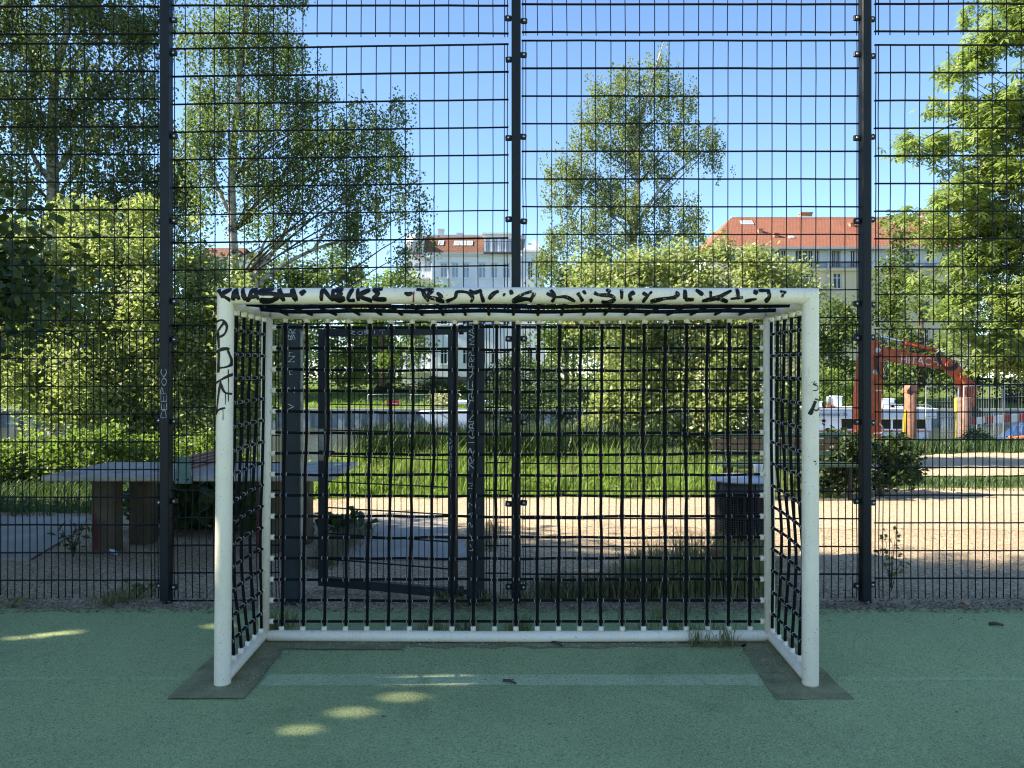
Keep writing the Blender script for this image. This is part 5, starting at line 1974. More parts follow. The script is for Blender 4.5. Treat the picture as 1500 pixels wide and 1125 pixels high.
# mansard roof
rf = MB()
ya, yb_ = HY_ - .15, HY_ + 1.9
zr0, zr1 = hzz(371.5), hzz(340.5)
for a_, b_ in ((hx(620), hx(708.5)),):
    rf.poly([(a_, ya, zr0), (b_, ya, zr0), (b_, yb_, zr1), (a_, yb_, zr1)])
roof = rf.build('roof', M['brown_tiles'], wh)
mb = MB()
mb.box(hx(612), hx(770), HY_ + 1.85, HY_ + 10.5, zr1 - .3, zr1 + .12)
mb.box(hx(620) - .1, hx(708.5), HY_ - .42, HY_ - .16, zr0 - .14, zr0 + .04)
mb.build('gutter', M['zinc'], roof)
for (qa, qb, pa, pb) in ((641, 648.5, 349, 358), (664, 672, 349.5, 358.5), (673.5, 681.5, 349.5, 358.5), (683, 691.5, 349.5, 358.5)):
    yy = lerp(ya, yb_, (hzz((pa + pb) / 2) - zr0) / (zr1 - zr0))
    mb = MB()
    R = Matrix.Translation((hx((qa + qb) / 2), yy - .06, hzz((pa + pb) / 2))) @ Matrix.Rotation(-math.atan2(yb_ - ya, zr1 - zr0), 4, 'X')
    w_, h_ = (hx(qb) - hx(qa)) / 2, (hzz(pa) - hzz(pb)) / 2 * 1.2
    mb.box(-w_, w_, -.05, .1, -h_, h_, R)
    mb.cur = 1
    mb.poly([tuple(R @ Vector(p)) for p in ((-w_ * .8, -.056, -h_ * .85), (w_ * .8, -.056, -h_ * .85), (w_ * .8, -.056, h_ * .85), (-w_ * .8, -.056, h_ * .85))])
    mb.build('skylight', [M['frame_white'], M['bright_glass']], roof)
for px, w_, pt in ((641.5, .28, 328), (670, .26, 334)):
    mb = MB()
    mb.box(hx(px) - w_, hx(px) + w_, HY_ + 3, HY_ + 3.6, zr1, hzz(pt))
    mb.box(hx(px) - w_ - .05, hx(px) + w_ + .05, HY_ + 2.95, HY_ + 3.65, hzz(pt) - .003, hzz(pt) + .1)
    mb.build('chimney', M['zinc'], roof)
# glazed roof terraces
for nm, xa, xb, za, zt_, y0 in (('left', 596, 619.5, 372, 343, HY_ + .1), ('right', 709, 752, 371, 343, HY_ + .2)):
    xa, xb, za, zt_ = hx(xa), hx(xb), hzz(za), hzz(zt_)
    n_ = 3 if nm == 'left' else 4
    mb = MB()
    step = (xb - xa) / n_
    ops = [(xa + step * i + .15, xa + step * (i + 1) - .1, za + .15, zt_ - .35) for i in range(n_)]
    facade(mb, xa, xb, za, zt_, y0, ops, .1)
    mb.box(xa, xb, y0 + .5, y0 + 3, za, zt_ - .05)
    if nm == 'left':
        mb.smooth = True
        mb.tube([((xa + xb) / 2 - .1, y0 - .25, zt_ - .7), ((xa + xb) / 2 - .1, y0 + 2.5, zt_ - .7)], (xb - xa) * .48, 24)
    else:
        mb.box(xa - .15, xb + .1, y0 - .3, y0 + 3, zt_, zt_ + .14)
    dm = mb.build('dormer', M['white_trim'], wh)
    for o_ in ops:
        window(dm, *o_, y0 + .08, 'bright_glass', False, False)
    mb = MB()
    for i in range(14):
        xx = lerp(xa - .6 if nm == 'left' else xa, xb, i / 13)
        mb.box(xx - .015, xx + .015, y0 - 1.0, y0 - .97, za, za + .95)
    mb.box(xa - .7 if nm == 'left' else xa, xb, y0 - 1.02, y0 - .95, za + .95, za + 1.0)
    mb.box(xa - .9 if nm == 'left' else xa, xb, y0 - 1.1, y0 - .35, za - .12, za + .01)
    mb.build('railing', M['rail_dark'], dm)
# right corner bay with a pointed zinc roof
tx0, tx1 = hx(764.2), hx(797)
ops = [(hx(773), hx(780), hzz(408), hzz(385)), (hx(784), hx(790), hzz(408), hzz(385)), (hx(772), hx(779), hzz(475), hzz(449)), (hx(783), hx(790), hzz(475), hzz(449)), (hx(772), hx(780), hzz(533), hzz(510)), (hx(784), hx(790), hzz(533), hzz(510))]
mb = MB()
facade(mb, tx0, tx1, .3, hzz(370), HY_ - .7, ops)
mb.poly([(tx0, HY_ - .7, .3), (tx0, HY_ - .7, hzz(370)), (tx0, HY_ + 3, hzz(370)), (tx0, HY_ + 3, .3)])
mb.box(tx0 + .02, tx1, HY_ - .1, HY_ + 9, .25, hzz(371))
mb.box(tx0 - .12, tx1 + .12, HY_ - .9, HY_ + 9, hzz(371.5), hzz(369))
mb.build('corner_bay', M['white_plaster'], wh)
for o_ in ops:
    window(wh, *o_, HY_ - .52)
mb = MB()
c_ = ((tx0 + tx1) / 2 + .1, HY_ + .8)
bs_ = [(tx0, HY_ - .8), (tx1, HY_ - .8), (tx1, HY_ + 2.4), (tx0, HY_ + 2.4)]
for i in range(4):
    a_, b_ = bs_[i], bs_[(i + 1) % 4]
    mb.poly([(a_[0], a_[1], hzz(369)), (b_[0], b_[1], hzz(369)), (c_[0], c_[1], hzz(347))])
mb.tube([(c_[0], c_[1], hzz(348)), (c_[0], c_[1], hzz(330))], .03, 5)
mb.build('turret_roof', M['zinc'], wh)
mb = MB()
for dx, h_ in ((700, 336.5), (705, 337)):
    mb.tube([(hx(dx), HY_ + 5, zr1), (hx(dx), HY_ + 5, hzz(h_))], .025, 5)
mb.tube([(hx(698), HY_ + 5, hzz(337.5)), (hx(708), HY_ + 5, hzz(339))], .02, 5)
mb.build('aerial', M['rail_dark'], wh)

# yellow house --------------------------------------------------------
Y2 = 70.0
yh = empty('yellow_house', (gx(1250, Y2), Y2 + 6, .9), 'long cream house with hipped red tile roof at the right across the canal', 'house')
hx = lambda p: gx(p, Y2)
hzz = lambda p: gz(p, Y2)
x0, x1 = hx(1037), hx(1425)
top = [(1062, 1072), (1103, 1113), (1137, 1145), (1146, 1153), (1167, 1176), (1178, 1185), (1186, 1193), (1195, 1202), (1220, 1226), (1227, 1233), (1248, 1255), (1256, 1262), (1330, 1342), (1360, 1370), (1400, 1410)]
ops_t = [(hx(a), hx(b), hzz(391 if 1165 < a < 1300 else 383), hzz(366)) for a, b in top]
low = [(1062, 1074), (1100, 1112), (1137, 1149), (1179, 1193), (1221, 1233), (1258, 1270), (1305, 1317), (1350, 1362), (1395, 1407)]
ops_l = []
for pa, pb in ((400, 423), (441, 464), (482, 506), (532, 552)):
    ops_l += [(hx(a), hx(b), hzz(pb), hzz(pa)) for a, b in low]
mb = MB()
facade(mb, x0, x1, .3, hzz(397), Y2, ops_l)
mb.box(x0, x1, Y2 + .5, Y2 + 12, .2, hzz(398))
mb.build('wall', M['cream_plaster'], yh)
mb = MB()
facade(mb, x0, x1, hzz(393.5), hzz(362), Y2 + .25, ops_t)
mb.box(x0, x1, Y2 + .7, Y2 + 12, hzz(393), hzz(362.5))
mb.build('attic_wall', M['pale_blue_plaster'], yh)
mb = MB()
mb.box(x0 - .15, x1, Y2 - .25, Y2 + 12.1, hzz(397), hzz(393.5))
mb.box(x0 - .05, x1, Y2 - .10, Y2 + .1, hzz(403), hzz(401.5)) if False else None
mb.build('cornice', M['cream_plaster'], yh)
for o_ in ops_t + ops_l:
    window(yh, *o_, (Y2 + .43) if o_[3] > hzz(398) else Y2 + .18, 'window_glass', o_ in ops_l)
mb = MB()
for a, b in ((1062, 1156), (1160, 1270), (1325, 1420)):
    for i in range(int((b - a) / 1.6)):
        xx = hx(a + i * 1.6)
        mb.box(xx - .012, xx + .012, Y2 - .16, Y2 - .135, hzz(393.3), hzz(386))
    mb.box(hx(a), hx(b), Y2 - .17, Y2 - .125, hzz(386), hzz(385.3))
mb.build('railing', M['rail_dark'], yh)
for a in (1178, 1405):
    mb = MB()
    mb.box(hx(a), hx(a + 18), Y2 - 1.0, Y2 - .01, hzz(424.5), hzz(422.8))
    for i in range(10):
        xx = lerp(hx(a), hx(a + 18), i / 9)
        mb.box(xx - .015, xx + .015, Y2 - .98, Y2 - .95, hzz(422.8), hzz(415))
    mb.box(hx(a), hx(a + 18), Y2 - 1.0, Y2 - .93, hzz(415), hzz(414.2))
    mb.build('balcony', M['frame_white'], yh)
for px in (1211, 1322):
    mb = MB()
    mb.tube([(hx(px), Y2 - .08, .4), (hx(px), Y2 - .08, hzz(398)), (hx(px), Y2 - .32, hzz(396)), (hx(px), Y2 - .32, hzz(364))], .06, 6)
    mb.build('downpipe', M['zinc'], yh)
# hipped roof
ez, rz = hzz(363.5), hzz(319)
ye, yr = Y2 - .55, Y2 + 6
xe, xrg = hx(1033), gx(1071, Y2 + 6) - .0
rz = gz(319, Y2 + 6)
mb = MB()
mb.poly([(xe, ye, ez), (x1 + 2, ye, ez), (x1 + 2, yr, rz), (xrg, yr, rz)])
mb.poly([(xe, ye, ez), (xrg, yr, rz), (xe, Y2 + 12.6, ez)])
mb.poly([(xrg, yr, rz), (x1 + 2, yr, rz), (x1 + 2, Y2 + 12.6, ez), (xe, Y2 + 12.6, ez)])
roof = mb.build('roof', M['red_tiles'], yh)
mb = MB()
mb.box(xe, x1 + 2, ye - .12, ye + .02, ez - .16, ez + .02)
mb.box(xe + .05, x1 + 2, ye + .02, Y2 + .24, ez - .12, ez - .05)
mb.tube([(xrg, yr, rz + .02), (x1 + 2, yr, rz + .02)], .12, 6)
mb.build('gutter', M['zinc'], roof)


def on_roof(px, py):
    """point of the front slope seen at a photo pixel"""
    s = (rz - ez) / (yr - ye)
    r = (py - HY) / F
    y = (EYE - ez + s * ye) / (s + r)
    return Vector((gx(px, y), y, EYE - r * y))


sl = math.atan2(rz - ez, yr - ye)
for px, py, w_, h_, nm in ((1094, 327, .55, .45, 'skylight'), (1159, 348, .22, .2, 'skylight'), (1113, 340, .2, .14, 'vent'), (1136, 346.5, .2, .14, 'vent'), (1247, 331, .2, .14, 'vent')):
    p = on_roof(px, py)
    R = Matrix.Translation(p) @ Matrix.Rotation(sl, 4, 'X')
    mb = MB()
    if nm == 'skylight':
        mb.box(-w_, w_, -h_, h_, -.05, .10, R)
        mb.cur = 1
        mb.poly([tuple(R @ Vector(q)) for q in ((-w_ * .85, -h_ * .85, .103), (w_ * .85, -h_ * .85, .103), (w_ * .85, h_ * .85, .103), (-w_ * .85, h_ * .85, .103))])
        mb.build(nm, [M['frame_white'], M['bright_glass']], roof)
    else:
        R = Matrix.Translation(p)
        mb.box(-w_, w_, -.3, .3, -.2, .22, R)
        mb.box(-w_ * 1.2, w_ * 1.2, -.36, .36, .22, .27, R)
        mb.build(nm, M['chimney_brick'], roof)
for px, pw, pt in ((1182, 8, 312.5), (1360, 9, 313)):
    yy = yr + .2
    mb = MB()
    mb.box(gx(px - pw, yy), gx(px + pw, yy), yy, yy + .8, rz - .4, gz(pt, yy))
    mb.box(gx(px - pw, yy) - .06, gx(px + pw, yy) + .06, yy - .06, yy + .86, gz(pt, yy), gz(pt, yy) + .12)
    mb.build('chimney', M['chimney_brick'], roof)

# distant house and tower at the left
Y3 = 90.0
dh = empty('distant_house', (gx(345, Y3), Y3 + 4, .9), 'distant house with brown tiled roof and white gable behind the leaning birch', 'house')
mb = MB()
mb.box(gx(302, Y3), gx(356, Y3), Y3, Y3 + 8, .3, gz(376, Y3))
mb.poly([(gx(333, Y3), Y3 - .6, gz(384, Y3)), (gx(353, Y3), Y3 - .6, gz(384, Y3)), (gx(343, Y3), Y3 - .6, gz(364, Y3))])
mb.build('wall', M['white_plaster'], dh)
mb = MB()
mb.poly([(gx(298, Y3), Y3 - .4, gz(377, Y3)), (gx(360, Y3), Y3 - .4, gz(377, Y3)), (gx(360, Y3 + 4), Y3 + 4, gz(363, Y3 + 4)), (gx(298, Y3 + 4), Y3 + 4, gz(363, Y3 + 4))])
mb.poly([(gx(360, Y3), Y3 + 8.4, gz(377, Y3)), (gx(298, Y3), Y3 + 8.4, gz(377, Y3)), (gx(298, Y3 + 4), Y3 + 4, gz(363, Y3 + 4)), (gx(360, Y3 + 4), Y3 + 4, gz(363, Y3 + 4))])
mb.poly([(gx(331, Y3), Y3 - .65, gz(384, Y3)), (gx(343, Y3), Y3 - .65, gz(363, Y3)), (gx(343, Y3), Y3 + 3, gz(363, Y3)), (gx(331, Y3), Y3 + 1, gz(384, Y3))])
mb.poly([(gx(355, Y3), Y3 - .65, gz(384, Y3)), (gx(355, Y3), Y3 + 1, gz(384, Y3)), (gx(343, Y3), Y3 + 3, gz(363, Y3)), (gx(343, Y3), Y3 - .65, gz(363, Y3))])
mb.build('roof', M['brown_tiles'], dh)
for a in (306, 318):
    window(dh, gx(a, Y3), gx(a + 9, Y3), gz(402, Y3), gz(384, Y3), Y3 - .03)
Y4 = 110.0
tw = empty('tower_block', (gx(523, Y4), Y4 + 2, .9), 'slim pale grey chimney tower far away between the birch and the white house', 'tower')
mb = MB()
mb.box(gx(518, Y4), gx(528, Y4), Y4, Y4 + 1.2, .3, gz(396, Y4))
mb.box(gx(519, Y4), gx(527, Y4), Y4 + .1, Y4 + 1.1, gz(396, Y4), gz(387, Y4))
mb.box(gx(517.3, Y4), gx(528.7, Y4), Y4 - .1, Y4 + 1.3, gz(396.6, Y4), gz(395.4, Y4))
mb.build('shaft', M['zinc'], tw)

# ------------------------------------------------------------------ boat
YB = 38.0
bt = empty('canal_boat', (gx(1250, YB), YB + 1.5, -1.9), 'white flat canal boat with red stripe and dark windows moored behind the digger', 'boat')
hx = lambda p: gx(p, YB)
hzz = lambda p: gz(p, YB)
mb = MB()
xa, xb = hx(1060), hx(1378)
prof = [(xa, YB), (xb - .6, YB), (xb, YB + 1.5), (xb - .6, YB + 3), (xa, YB + 3)]
for z0_, z1_ in ((-2.3, hzz(631.5)),):
    n_ = len(prof)
    for i in range(n_):
        a, b = prof[i], prof[(i + 1) % n_]
        mb.poly([(a[0], a[1], z0_), (b[0], b[1], z0_), (b[0], b[1], z1_), (a[0], a[1], z1_)])
    mb.poly([(p_[0], p_[1], z1_) for p_ in prof])
mb.cur = 1
mb.box(xa, xb - .55, YB - .05, YB - .003, hzz(632.3), hzz(630.3))
mb.build('hull', [M['boat_white'], M['boat_stripe']], bt)
mb = MB()
cab0, cab1 = hx(1100), hx(1370)
wins = [(1208, 1214, 615, 619), (1237, 1262, 614, 629)] + [(1262 + 17 * i, 1277 + 17 * i, 615, 629) for i in range(6)]
ops = [(hx(a), hx(b), hzz(d), hzz(c)) for a, b, c, d in wins[:1]] + [(hx(a), hx(b) - .02, hzz(d), hzz(c)) for a, b, c, d in wins[1:]]
facade(mb, cab0, cab1, hzz(631.5), hzz(614), YB + .35, ops, .06)
mb.box(cab0, cab1, YB + .6, YB + 2.7, hzz(631.5), hzz(613.5))
mb.build('cabin', M['boat_white'], bt)
for o_ in ops:
    mb = MB()
    mb.box(o_[0] + .01, o_[1] - .01, YB + .39, YB + .43, o_[2] + .01, o_[3] - .01)
    mb.build('window', M['dark_glass'], bt)
mb = MB()
mb.bbox(cab0 - .2, hx(1376), YB + .15, YB + 2.9, hzz(613.8), hzz(600.5), .05)
mb.bbox(cab0 - .2, hx(1376), YB + .1, YB + 2.95, hzz(600.5), hzz(598.5), .02)
rf = mb.build('roof', M['boat_white'], bt)
text_mesh('lettering', 'creswinsler.de', .26, M['letter_grey'], rf, (hx(1198.5), YB + .145, hzz(609.5)), FACE, .004, .98)
for a, b, t, cc in ((1235, 1246, 582, 'boat_white'), (1308, 1325, 586, 'boat_white'), (1208, 1216, 590, 'boat_white'), (1318, 1326, 593, 'boat_grey')):
    mb = MB()
    mb.bbox(hx(a), hx(b), YB + 1, YB + 1.6, hzz(598.5), hzz(t), .02)
    mb.bbox(hx(a) - .03, hx(b) + .03, YB + .96, YB + 1.64, hzz(t), hzz(t) + .04, .01)
    mb.build('roof_hatch', M[cc], rf)
mb = MB()
for px in np.arange(1300, 1372, 11):
    mb.tube([(hx(px), YB + .4, hzz(598.5)), (hx(px), YB + .4, hzz(593))], .015, 5)
mb.tube([(hx(1300), YB + .4, hzz(593)), (hx(1366), YB + .4, hzz(593)), (hx(1374), YB + .4, hzz(598.5))], .018, 5)
mb.build('roof_rail', M['galvanised'], rf)
mb = MB()
mb.bbox(hx(1222), hx(1234), YB + .9, YB + 1.5, hzz(598.4), hzz(594.5), .02)
tag(mb.build('crate', M['brown_crate']), 'small brown crate lying on the roof of the white boat', 'crate')
mb = MB()
mb.smooth = True
mb.lathe([(.10, 0), (.115, .40), (.12, .42), (.105, .42), (.09, .03), (0, .03)], (hx(1228.5), YB + 1.2, hzz(594.4)), 16)
tag(mb.build('bucket', M['boat_grey']), 'grey bucket standing on the brown crate on the boat roof', 'bucket')

# ------------------------------------------------------------------ excavator
YE = 30.0
hx = lambda p: gx(p, YE)
hzz = lambda p: gz(p, YE)
ex_ = empty('excavator', (hx(1270), YE, -1.5), 'orange excavator with raised boom and folded arm on a pontoon behind the right fence post', 'excavator')
OR, DK = M['digger_orange'], M['digger_dark']


def slab(pts, y0, y1):
    """outline (photo px at YE) given a real thickness"""
    mb = MB()
    P = [(hx(a), hzz(b)) for a, b in pts]
    n_ = len(P)
    mb.poly([(p[0], y0, p[1]) for p in P])
    mb.poly([(p[0], y1, p[1]) for p in P][::-1])
    for i in range(n_):
        a, b = P[i], P[(i + 1) % n_]
        mb.poly([(a[0], y0, a[1]), (a[0], y1, a[1]), (b[0], y1, b[1]), (b[0], y0, b[1])])
    return mb


boom = slab([(1257, 660), (1257, 580), (1262, 530), (1270, 500), (1280, 492), (1285, 497), (1292, 517), (1293.5, 540), (1292, 575), (1290.5, 660)][::-1], YE, YE + .45).build('boom', OR, ex_)
mb = MB()
mb.smooth = True
for px, py in ((1286, 513), (1282, 545)):
    mb.lathe([(.10, -.03), (.10, .48), (.06, .49)], (hx(px), YE, hzz(py)), 14, 'y')
mb.box(hx(1281), hx(1292), YE - .02, YE + .47, hzz(573), hzz(571))
mb.build('pivot', M['letter_pale'], boom)
arm = slab([(1287, 518), (1293, 513), (1312, 514.5), (1345, 517.5), (1380, 522), (1402, 530), (1415, 544), (1418, 556), (1408, 560), (1399, 549), (1390, 541), (1360, 537), (1320, 531), (1297, 526)][::-1], YE + .06, YE + .40).build('arm', OR, ex_)
text_mesh('lettering', 'HITACHI', .41, M['letter_pale'], arm, (hx(1319), YE + .055, hzz(531)), FACE @ Matrix.Rotation(-.085, 3, 'Z'), .004, 1.0)
mb = MB()
mb.smooth = True
c0, c1 = Vector((hx(1328), YE + .2, hzz(501))), Vector((hx(1388), YE + .2, hzz(516)))
mb.tube([c0, c0.lerp(c1, .8)], .085, 10)
mb.tube([c0.lerp(c1, .02), c0.lerp(c1, .06)], .14, 10)
mb.cur = 1
mb.tube([c0 - (c1 - c0) * .55, c0], .05, 8)
mb.tube([c0.lerp(c1, .8), c1], .055, 8)
mb.build('cylinder', [OR, M['chrome']], arm)
mb = MB()
mb.smooth = True
mb.box(hx(1300), hx(1335), YE + .14, YE + .32, hzz(514.5), hzz(510.5))
mb.box(hx(1290), hx(1300), YE + .0, YE + .46, hzz(516), hzz(508))
mb.lathe([(.12, -.05), (.12, .52)], (hx(1390), YE, hzz(535)), 12, 'y')
mb.build('bracket', OR, arm)
mb = MB()
mb.smooth = True
for i in range(5):
    o_ = i * 1.7
    mb.tube(spline3([at(1375 + o_ * .3, 508, YE - .06), at(1371 + o_, 520 + o_, YE - .10), at(1376 + o_ * 1.2, 532 + o_, YE - .12), at(1390 + o_, 538 + o_ * .6, YE - .1), at(1403, 530 + o_, YE - .06)], 4), .022, 6)
for i in range(3):
    o_ = i * 2.0
    mb.tube(spline3([at(1293, 518, YE - .06), at(1287 - o_, 525, YE - .1), at(1288 - o_ * .5, 545, YE - .1), at(1296 + o_, 556, YE - .1), at(1301 - o_, 545, YE - .1), at(1296 - o_, 530, YE - .08)], 4), .02, 6)
mb.build('hoses', M['digger_dark'], arm)
stick = slab([(1400, 547), (1408, 542), (1422, 552), (1434, 568), (1431, 588), (1427, 603), (1421, 604), (1417, 585), (1408, 566)][::-1], YE + .08, YE + .38).build('stick', OR, ex_)
mb = MB()
mb.smooth = True
mb.tube([at(1408, 548, YE - .02), at(1419, 580, YE - .02)], .07, 8)
mb.tube([at(1427, 560, YE - .02), at(1421, 610, YE - .02)], .05, 8)
mb.tube([at(1412, 575, YE - .02), at(1425, 606, YE - .02)], .05, 8)
mb.build('cylinder', OR, stick)
mb = slab([(1418, 598), (1430, 596), (1438, 606), (1437, 618), (1426, 622), (1417, 616)][::-1], YE - .1, YE + .55)
mb.build('bucket', DK, ex_)
mb = MB()
mb.bbox(hx(1215), hx(1295), YE - .3, YE + 1.9, hzz(684), hzz(655), .06)
mb.bbox(hx(1222), hx(1252), YE + .3, YE + 1.5, hzz(655), hzz(651), .06)
mb.build('body', OR, ex_)
mb = MB()
mb.smooth = True
mb.tube(spline3([at(1288, 620, YE - .04), at(1293, 626, YE - .08), at(1292, 634, YE - .08), at(1280, 635, YE - .08)], 4), .03, 6)
mb.build('hose', M['letter_pale'], boom)
mb = MB()
for i, px in enumerate((1186, 1296)):
    pass
mb.bbox(hx(1180), hx(1460), YE - 1, YE + 2.5, -2.2, -1.55, .08)
tag(mb.build('pontoon', M['rust']), 'flat steel pontoon carrying the orange excavator on the canal', 'pontoon')

# ------------------------------------------------------------------ rusty piles with yellow poles
YP = 24.0
for (pa, pb, ptop, cap, lab) in ((1325.5, 1342, 575, True, 'rusty steel pile with a small roof-like cap near the right fence post'), (1400, 1422, 582, False, 'rusty open steel pile nearer the right edge')):
    x_, r_ = gx((pa + pb) / 2, YP), (pb - pa) / 2 * YP / F
    e = empty('steel_pile', (x_, YP, -2), lab, 'pile', 'rusty piles in the canal')
    mb = MB()
    mb.smooth = True
    zt_ = gz(ptop, YP)
    mb.lathe([(r_, -2.6), (r_, zt_ - .005), (r_ * .93, zt_), (r_ * .9, zt_ - .15), (0, zt_ - .16)], (x_, YP, 0), 20)
    mb.build('tube', M['rust'], e)
    if cap:
        mb = MB()
        mb.box(x_ - r_ * 1.1, x_ + r_ * 1.1, YP - r_, YP + r_, zt_, zt_ + .06)
        a_ = zt_ + .06
        for y_ in (YP - r_ * 1.05, YP + r_ * 1.05):
            mb.poly([(x_ - r_ * 1.15, y_, a_), (x_ + r_ * 1.15, y_, a_), (x_ + r_ * .5, y_, a_ + .16), (x_ - r_ * .5, y_, a_ + .16)])
        mb.poly([(x_ - r_ * 1.15, YP - r_ * 1.05, a_), (x_ - r_ * .5, YP - r_ * 1.05, a_ + .16), (x_ - r_ * .5, YP + r_ * 1.05, a_ + .16), (x_ - r_ * 1.15, YP + r_ * 1.05, a_)])
        mb.poly([(x_ - r_ * .5, YP - r_ * 1.05, a_ + .16), (x_ + r_ * .5, YP - r_ * 1.05, a_ + .16), (x_ + r_ * .5, YP + r_ * 1.05, a_ + .16), (x_ - r_ * .5, YP + r_ * 1.05, a_ + .16)])
        mb.poly([(x_ + r_ * .5, YP - r_ * 1.05, a_ + .16), (x_ + r_ * 1.15, YP - r_ * 1.05, a_), (x_ + r_ * 1.15, YP + r_ * 1.05, a_), (x_ + r_ * .5, YP + r_ * 1.05, a_ + .16)])
        mb.build('cap', M['rust'], e)
    mb = MB()
    mb.smooth = True
    px = pa - 2.2
    mb.tube([(gx(px - 1.5, YP), YP - .05, -2), (gx(px + 1, YP), YP - .05, gz(ptop + 2 if not cap else 600, YP))], .045 if cap else .06, 10)
    mb.build('yellow_pole', M['yellow_paint'], e)

# ------------------------------------------------------------------ site barriers
def barrier(px0, py0, px1, py1, Y, n_, h_, lab, start_red=True, posts=2):
    a, b = at(px0, py0, Y), at(px1, py1, Y + .3)
    e = empty('barrier', ((a.x + b.x) / 2, Y, terrain_z(a.x, Y) if Y < 25 else -2), lab, 'barrier')
    d = (b - a) / n_
    for nm, par in (('red_stripes', 0), ('white_board', 1)):
        mb = MB()
        for i in range(n_):
            if (i % 2 == 0) == ((par == 0) == start_red):
                p, q = a + d * i, a + d * (i + 1)
                v = [(p.x, p.y, p.z - h_), (q.x, q.y, q.z - h_), (q.x, q.y, q.z), (p.x, p.y, p.z)]
                w_ = [(x, y + .03, z) for x, y, z in v]
                mb.poly(v)
                mb.poly(w_[::-1])
                for i_ in range(4):
                    j_ = (i_ + 1) % 4
                    mb.poly([v[i_], w_[i_], w_[j_], v[j_]])
        mb.build(nm, M['barrier_red'] if par == 0 else M['barrier_white'], e)
    for t in np.linspace(.06, .94, posts):
        p = a.lerp(b, t)
        mb = MB()
        mb.tube([(p.x, p.y + .06, -2.2), (p.x, p.y + .06, p.z + .03)], .025, 8)
        mb.build('post', M['galvanised'], e)
    return e


barrier(618, 625, 697, 627, 23, 7, .20, 'red and white striped barrier plank beyond the gate on the canal edge')
barrier(790, 627, 884, 620, 23, 9, .17, 'red and white striped barrier plank before the dark bush in the middle', True)
barrier(1418, 612, 1530, 604, 24, 9, .22, 'red and white striped barrier plank at the right edge beside the pile', True)


def site_fence(px0, px1, pt0, pt1, pb, Y, lab, n_=16, group=None):
    e = empty('site_fence', (gx((px0 + px1) / 2, Y), Y, 0), lab, 'fence', group)
    A, B = at(px0, pt0, Y), at(px1, pt1, Y)
    zb_ = gz(pb, Y)
    mb = MB()
    mb.smooth = True
    mb.tube([(A.x, Y, zb_), A, B, (B.x, Y, zb_), (A.x, Y, zb_)], .021, 8)
    mb.build('frame', M['galvanised'], e)
    mb = MB()
    for i in range(1, n_):
        t = i / n_
        mb.tube([(lerp(A.x, B.x, t), Y, zb_), (lerp(A.x, B.x, t), Y, lerp(A.z, B.z, t))], .003, 4, False)
    for q in (.2, .4, .6, .8):
        mb.tube([(A.x, Y, lerp(zb_, A.z, q)), (B.x, Y, lerp(zb_, B.z, q))], .005, 4, False)
    mb.build('wire_infill', M['galvanised'], e)
    return e


site_fence(1356, 1404, 566, 566, 676, 20, 'grey steel site fence panel between the two rusty piles', 12, 'site fence panels')
site_fence(1412, 1470, 566, 563, 660, 20.5, 'grey steel site fence panel right of the second rusty pile', 16, 'site fence panels')
site_fence(1471, 1540, 562, 560, 660, 20.5, 'grey steel site fence panel at the right edge of the picture', 16, 'site fence panels')
site_fence(539, 600, 578, 577, 606, 57, 'grey railing panel with a red sign across the canal', 8, 'railings on the far bank')
site_fence(601, 660, 578, 578, 606, 57, 'grey railing panel left of the yellow flowering shrub across the canal', 8, 'railings on the far bank')
site_fence(761, 860, 578, 578, 606, 57, 'grey railing panel behind the dark bush across the canal', 12, 'railings on the far bank')
Ys = 56.5
sg = empty('warning_sign', (gx(575, Ys), Ys, 0), 'small red sign with white lines on the far canal railing', 'sign')
mb = MB()
mb.bbox(gx(566.5, Ys), gx(584.5, Ys), Ys, Ys + .04, gz(595, Ys), gz(586, Ys), .01)
mb.build('board', M['sign_red'], sg)
mb = MB()
for i, (a, b) in enumerate(((569, 575), (569, 582), (577, 583))):
    mb.box(gx(a, Ys), gx(b, Ys), Ys - .008, Ys - .003, gz(589.6 + i * 1.8, Ys), gz(588.9 + i * 1.8, Ys))
mb.build('lines', M['barrier_white'], sg)
# white boat with awning far left of centre
YW = 50.0
wb = empty('moored_boat', (gx(690, YW), YW, -1.9), 'small white moored boat with a flat awning seen between the gate posts', 'boat')
mb = MB()
P = [(612, 603), (690, 602), (705, 606), (700, 626), (640, 628), (628, 620)]
for y0_ in (YW,):
    Q = [(gx(a, YW), gz(b, YW)) for a, b in P]
    mb.poly([(a, y0_, b) for a, b in Q][::-1])
    mb.poly([(a, y0_ + 2, b) for a, b in Q])
    for i in range(len(Q)):
        a, b = Q[i], Q[(i + 1) % len(Q)]
        mb.poly([(a[0], y0_, a[1]), (b[0], y0_, b[1]), (b[0], y0_ + 2, b[1]), (a[0], y0_ + 2, a[1])])
mb.build('hull', M['boat_white'], wb)
mb = MB()
mb.bbox(gx(668, YW), gx(722, YW), YW - .1, YW + 2, gz(592, YW), gz(587.5, YW), .03)
mb.build('awning', M['boat_white'], wb)
mb = MB()
for px in (670, 694, 720):
    mb.tube([(gx(px, YW), YW + .1, gz(610, YW)), (gx(px, YW), YW + .1, gz(592, YW))], .03, 6)
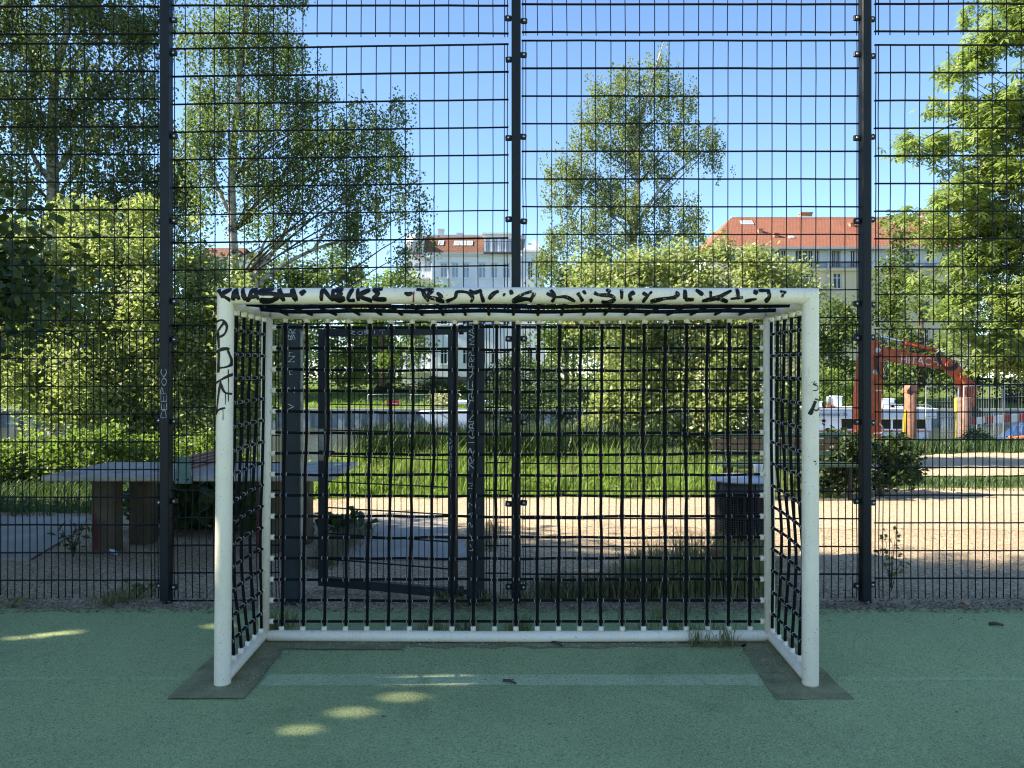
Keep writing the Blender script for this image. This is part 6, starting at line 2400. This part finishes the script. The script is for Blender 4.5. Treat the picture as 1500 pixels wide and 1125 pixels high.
mb.tube([(gx(640, YW), YW - .05, gz(603, YW)), (gx(655, YW), YW - .05, gz(612, YW)), (gx(664, YW), YW - .05, gz(612, YW))], .04, 6)
mb.build('awning_post', M['galvanised'], wb)
# grey thin posts, marker, tarpaulin, tube
mb = MB()
mb.smooth = True
x_ = gx(893 - 137, 16.2)
mb.tube([(x_, 16.2, -1.4), (x_, 16.2, gz(585, 16.2))], .02, 8)
mb.lathe([(.028, 0), (.028, .02)], (x_, 16.2, gz(585, 16.2)), 8)
tag(mb.build('metal_post', M['grey_pole']), 'thin grey metal post on the bank just behind the middle fence post', 'post')
mk = empty('marker_post', (gx(1357, 17), 17, 0), 'short red and white marker post by the rusty pile', 'marker post')
mb = MB()
mb.smooth = True
x_ = gx(1357, 17)
for i in range(5):
    mb.cur = i % 2
    z_ = gz(690, 17) + i * .11
    mb.tube([(x_ + i * .006, 17, z_), (x_ + (i + 1) * .006, 17, z_ + .11)], .045, 10)
mb.build('shaft', [M['barrier_red'], M['barrier_white']], mk)
mb = MB()
nxg, nyg = 15, 8
wt = wob(77)
for j in range(nyg):
    for i in range(nxg):
        u, v = i / (nxg - 1), j / (nyg - 1)
        h_ = (.52 * math.sin(math.pi * u) ** .7 * math.sin(math.pi * v) ** .6) * (1 + .3 * wt(u * 5 + v * 3))
        mb.v.append((gx(1465, 22) + u * 1.5, 21.6 + v * .9, gz(648, 22) + h_))
for j in range(nyg - 1):
    for i in range(nxg - 1):
        mb.face([j * nxg + i, j * nxg + i + 1, (j + 1) * nxg + i + 1, (j + 1) * nxg + i])
tag(mb.build('tarpaulin', M['blue_tarp']), 'crumpled dark blue tarpaulin heap under the right red and white barrier', 'tarpaulin')
mb = MB()
mb.smooth = True
mb.tube([at(1480, 643, 21), at(1500, 641, 21), at(1560, 640, 21)], .06, 10)
mb.tube([at(1478, 643.2, 21), at(1481, 643, 21)], .075, 10)
tag(mb.build('pipe', M['orange_tube']), 'orange plastic pipe lying in front of the blue tarpaulin', 'pipe')
# white birch stem across the canal right of the post
mb = MB()
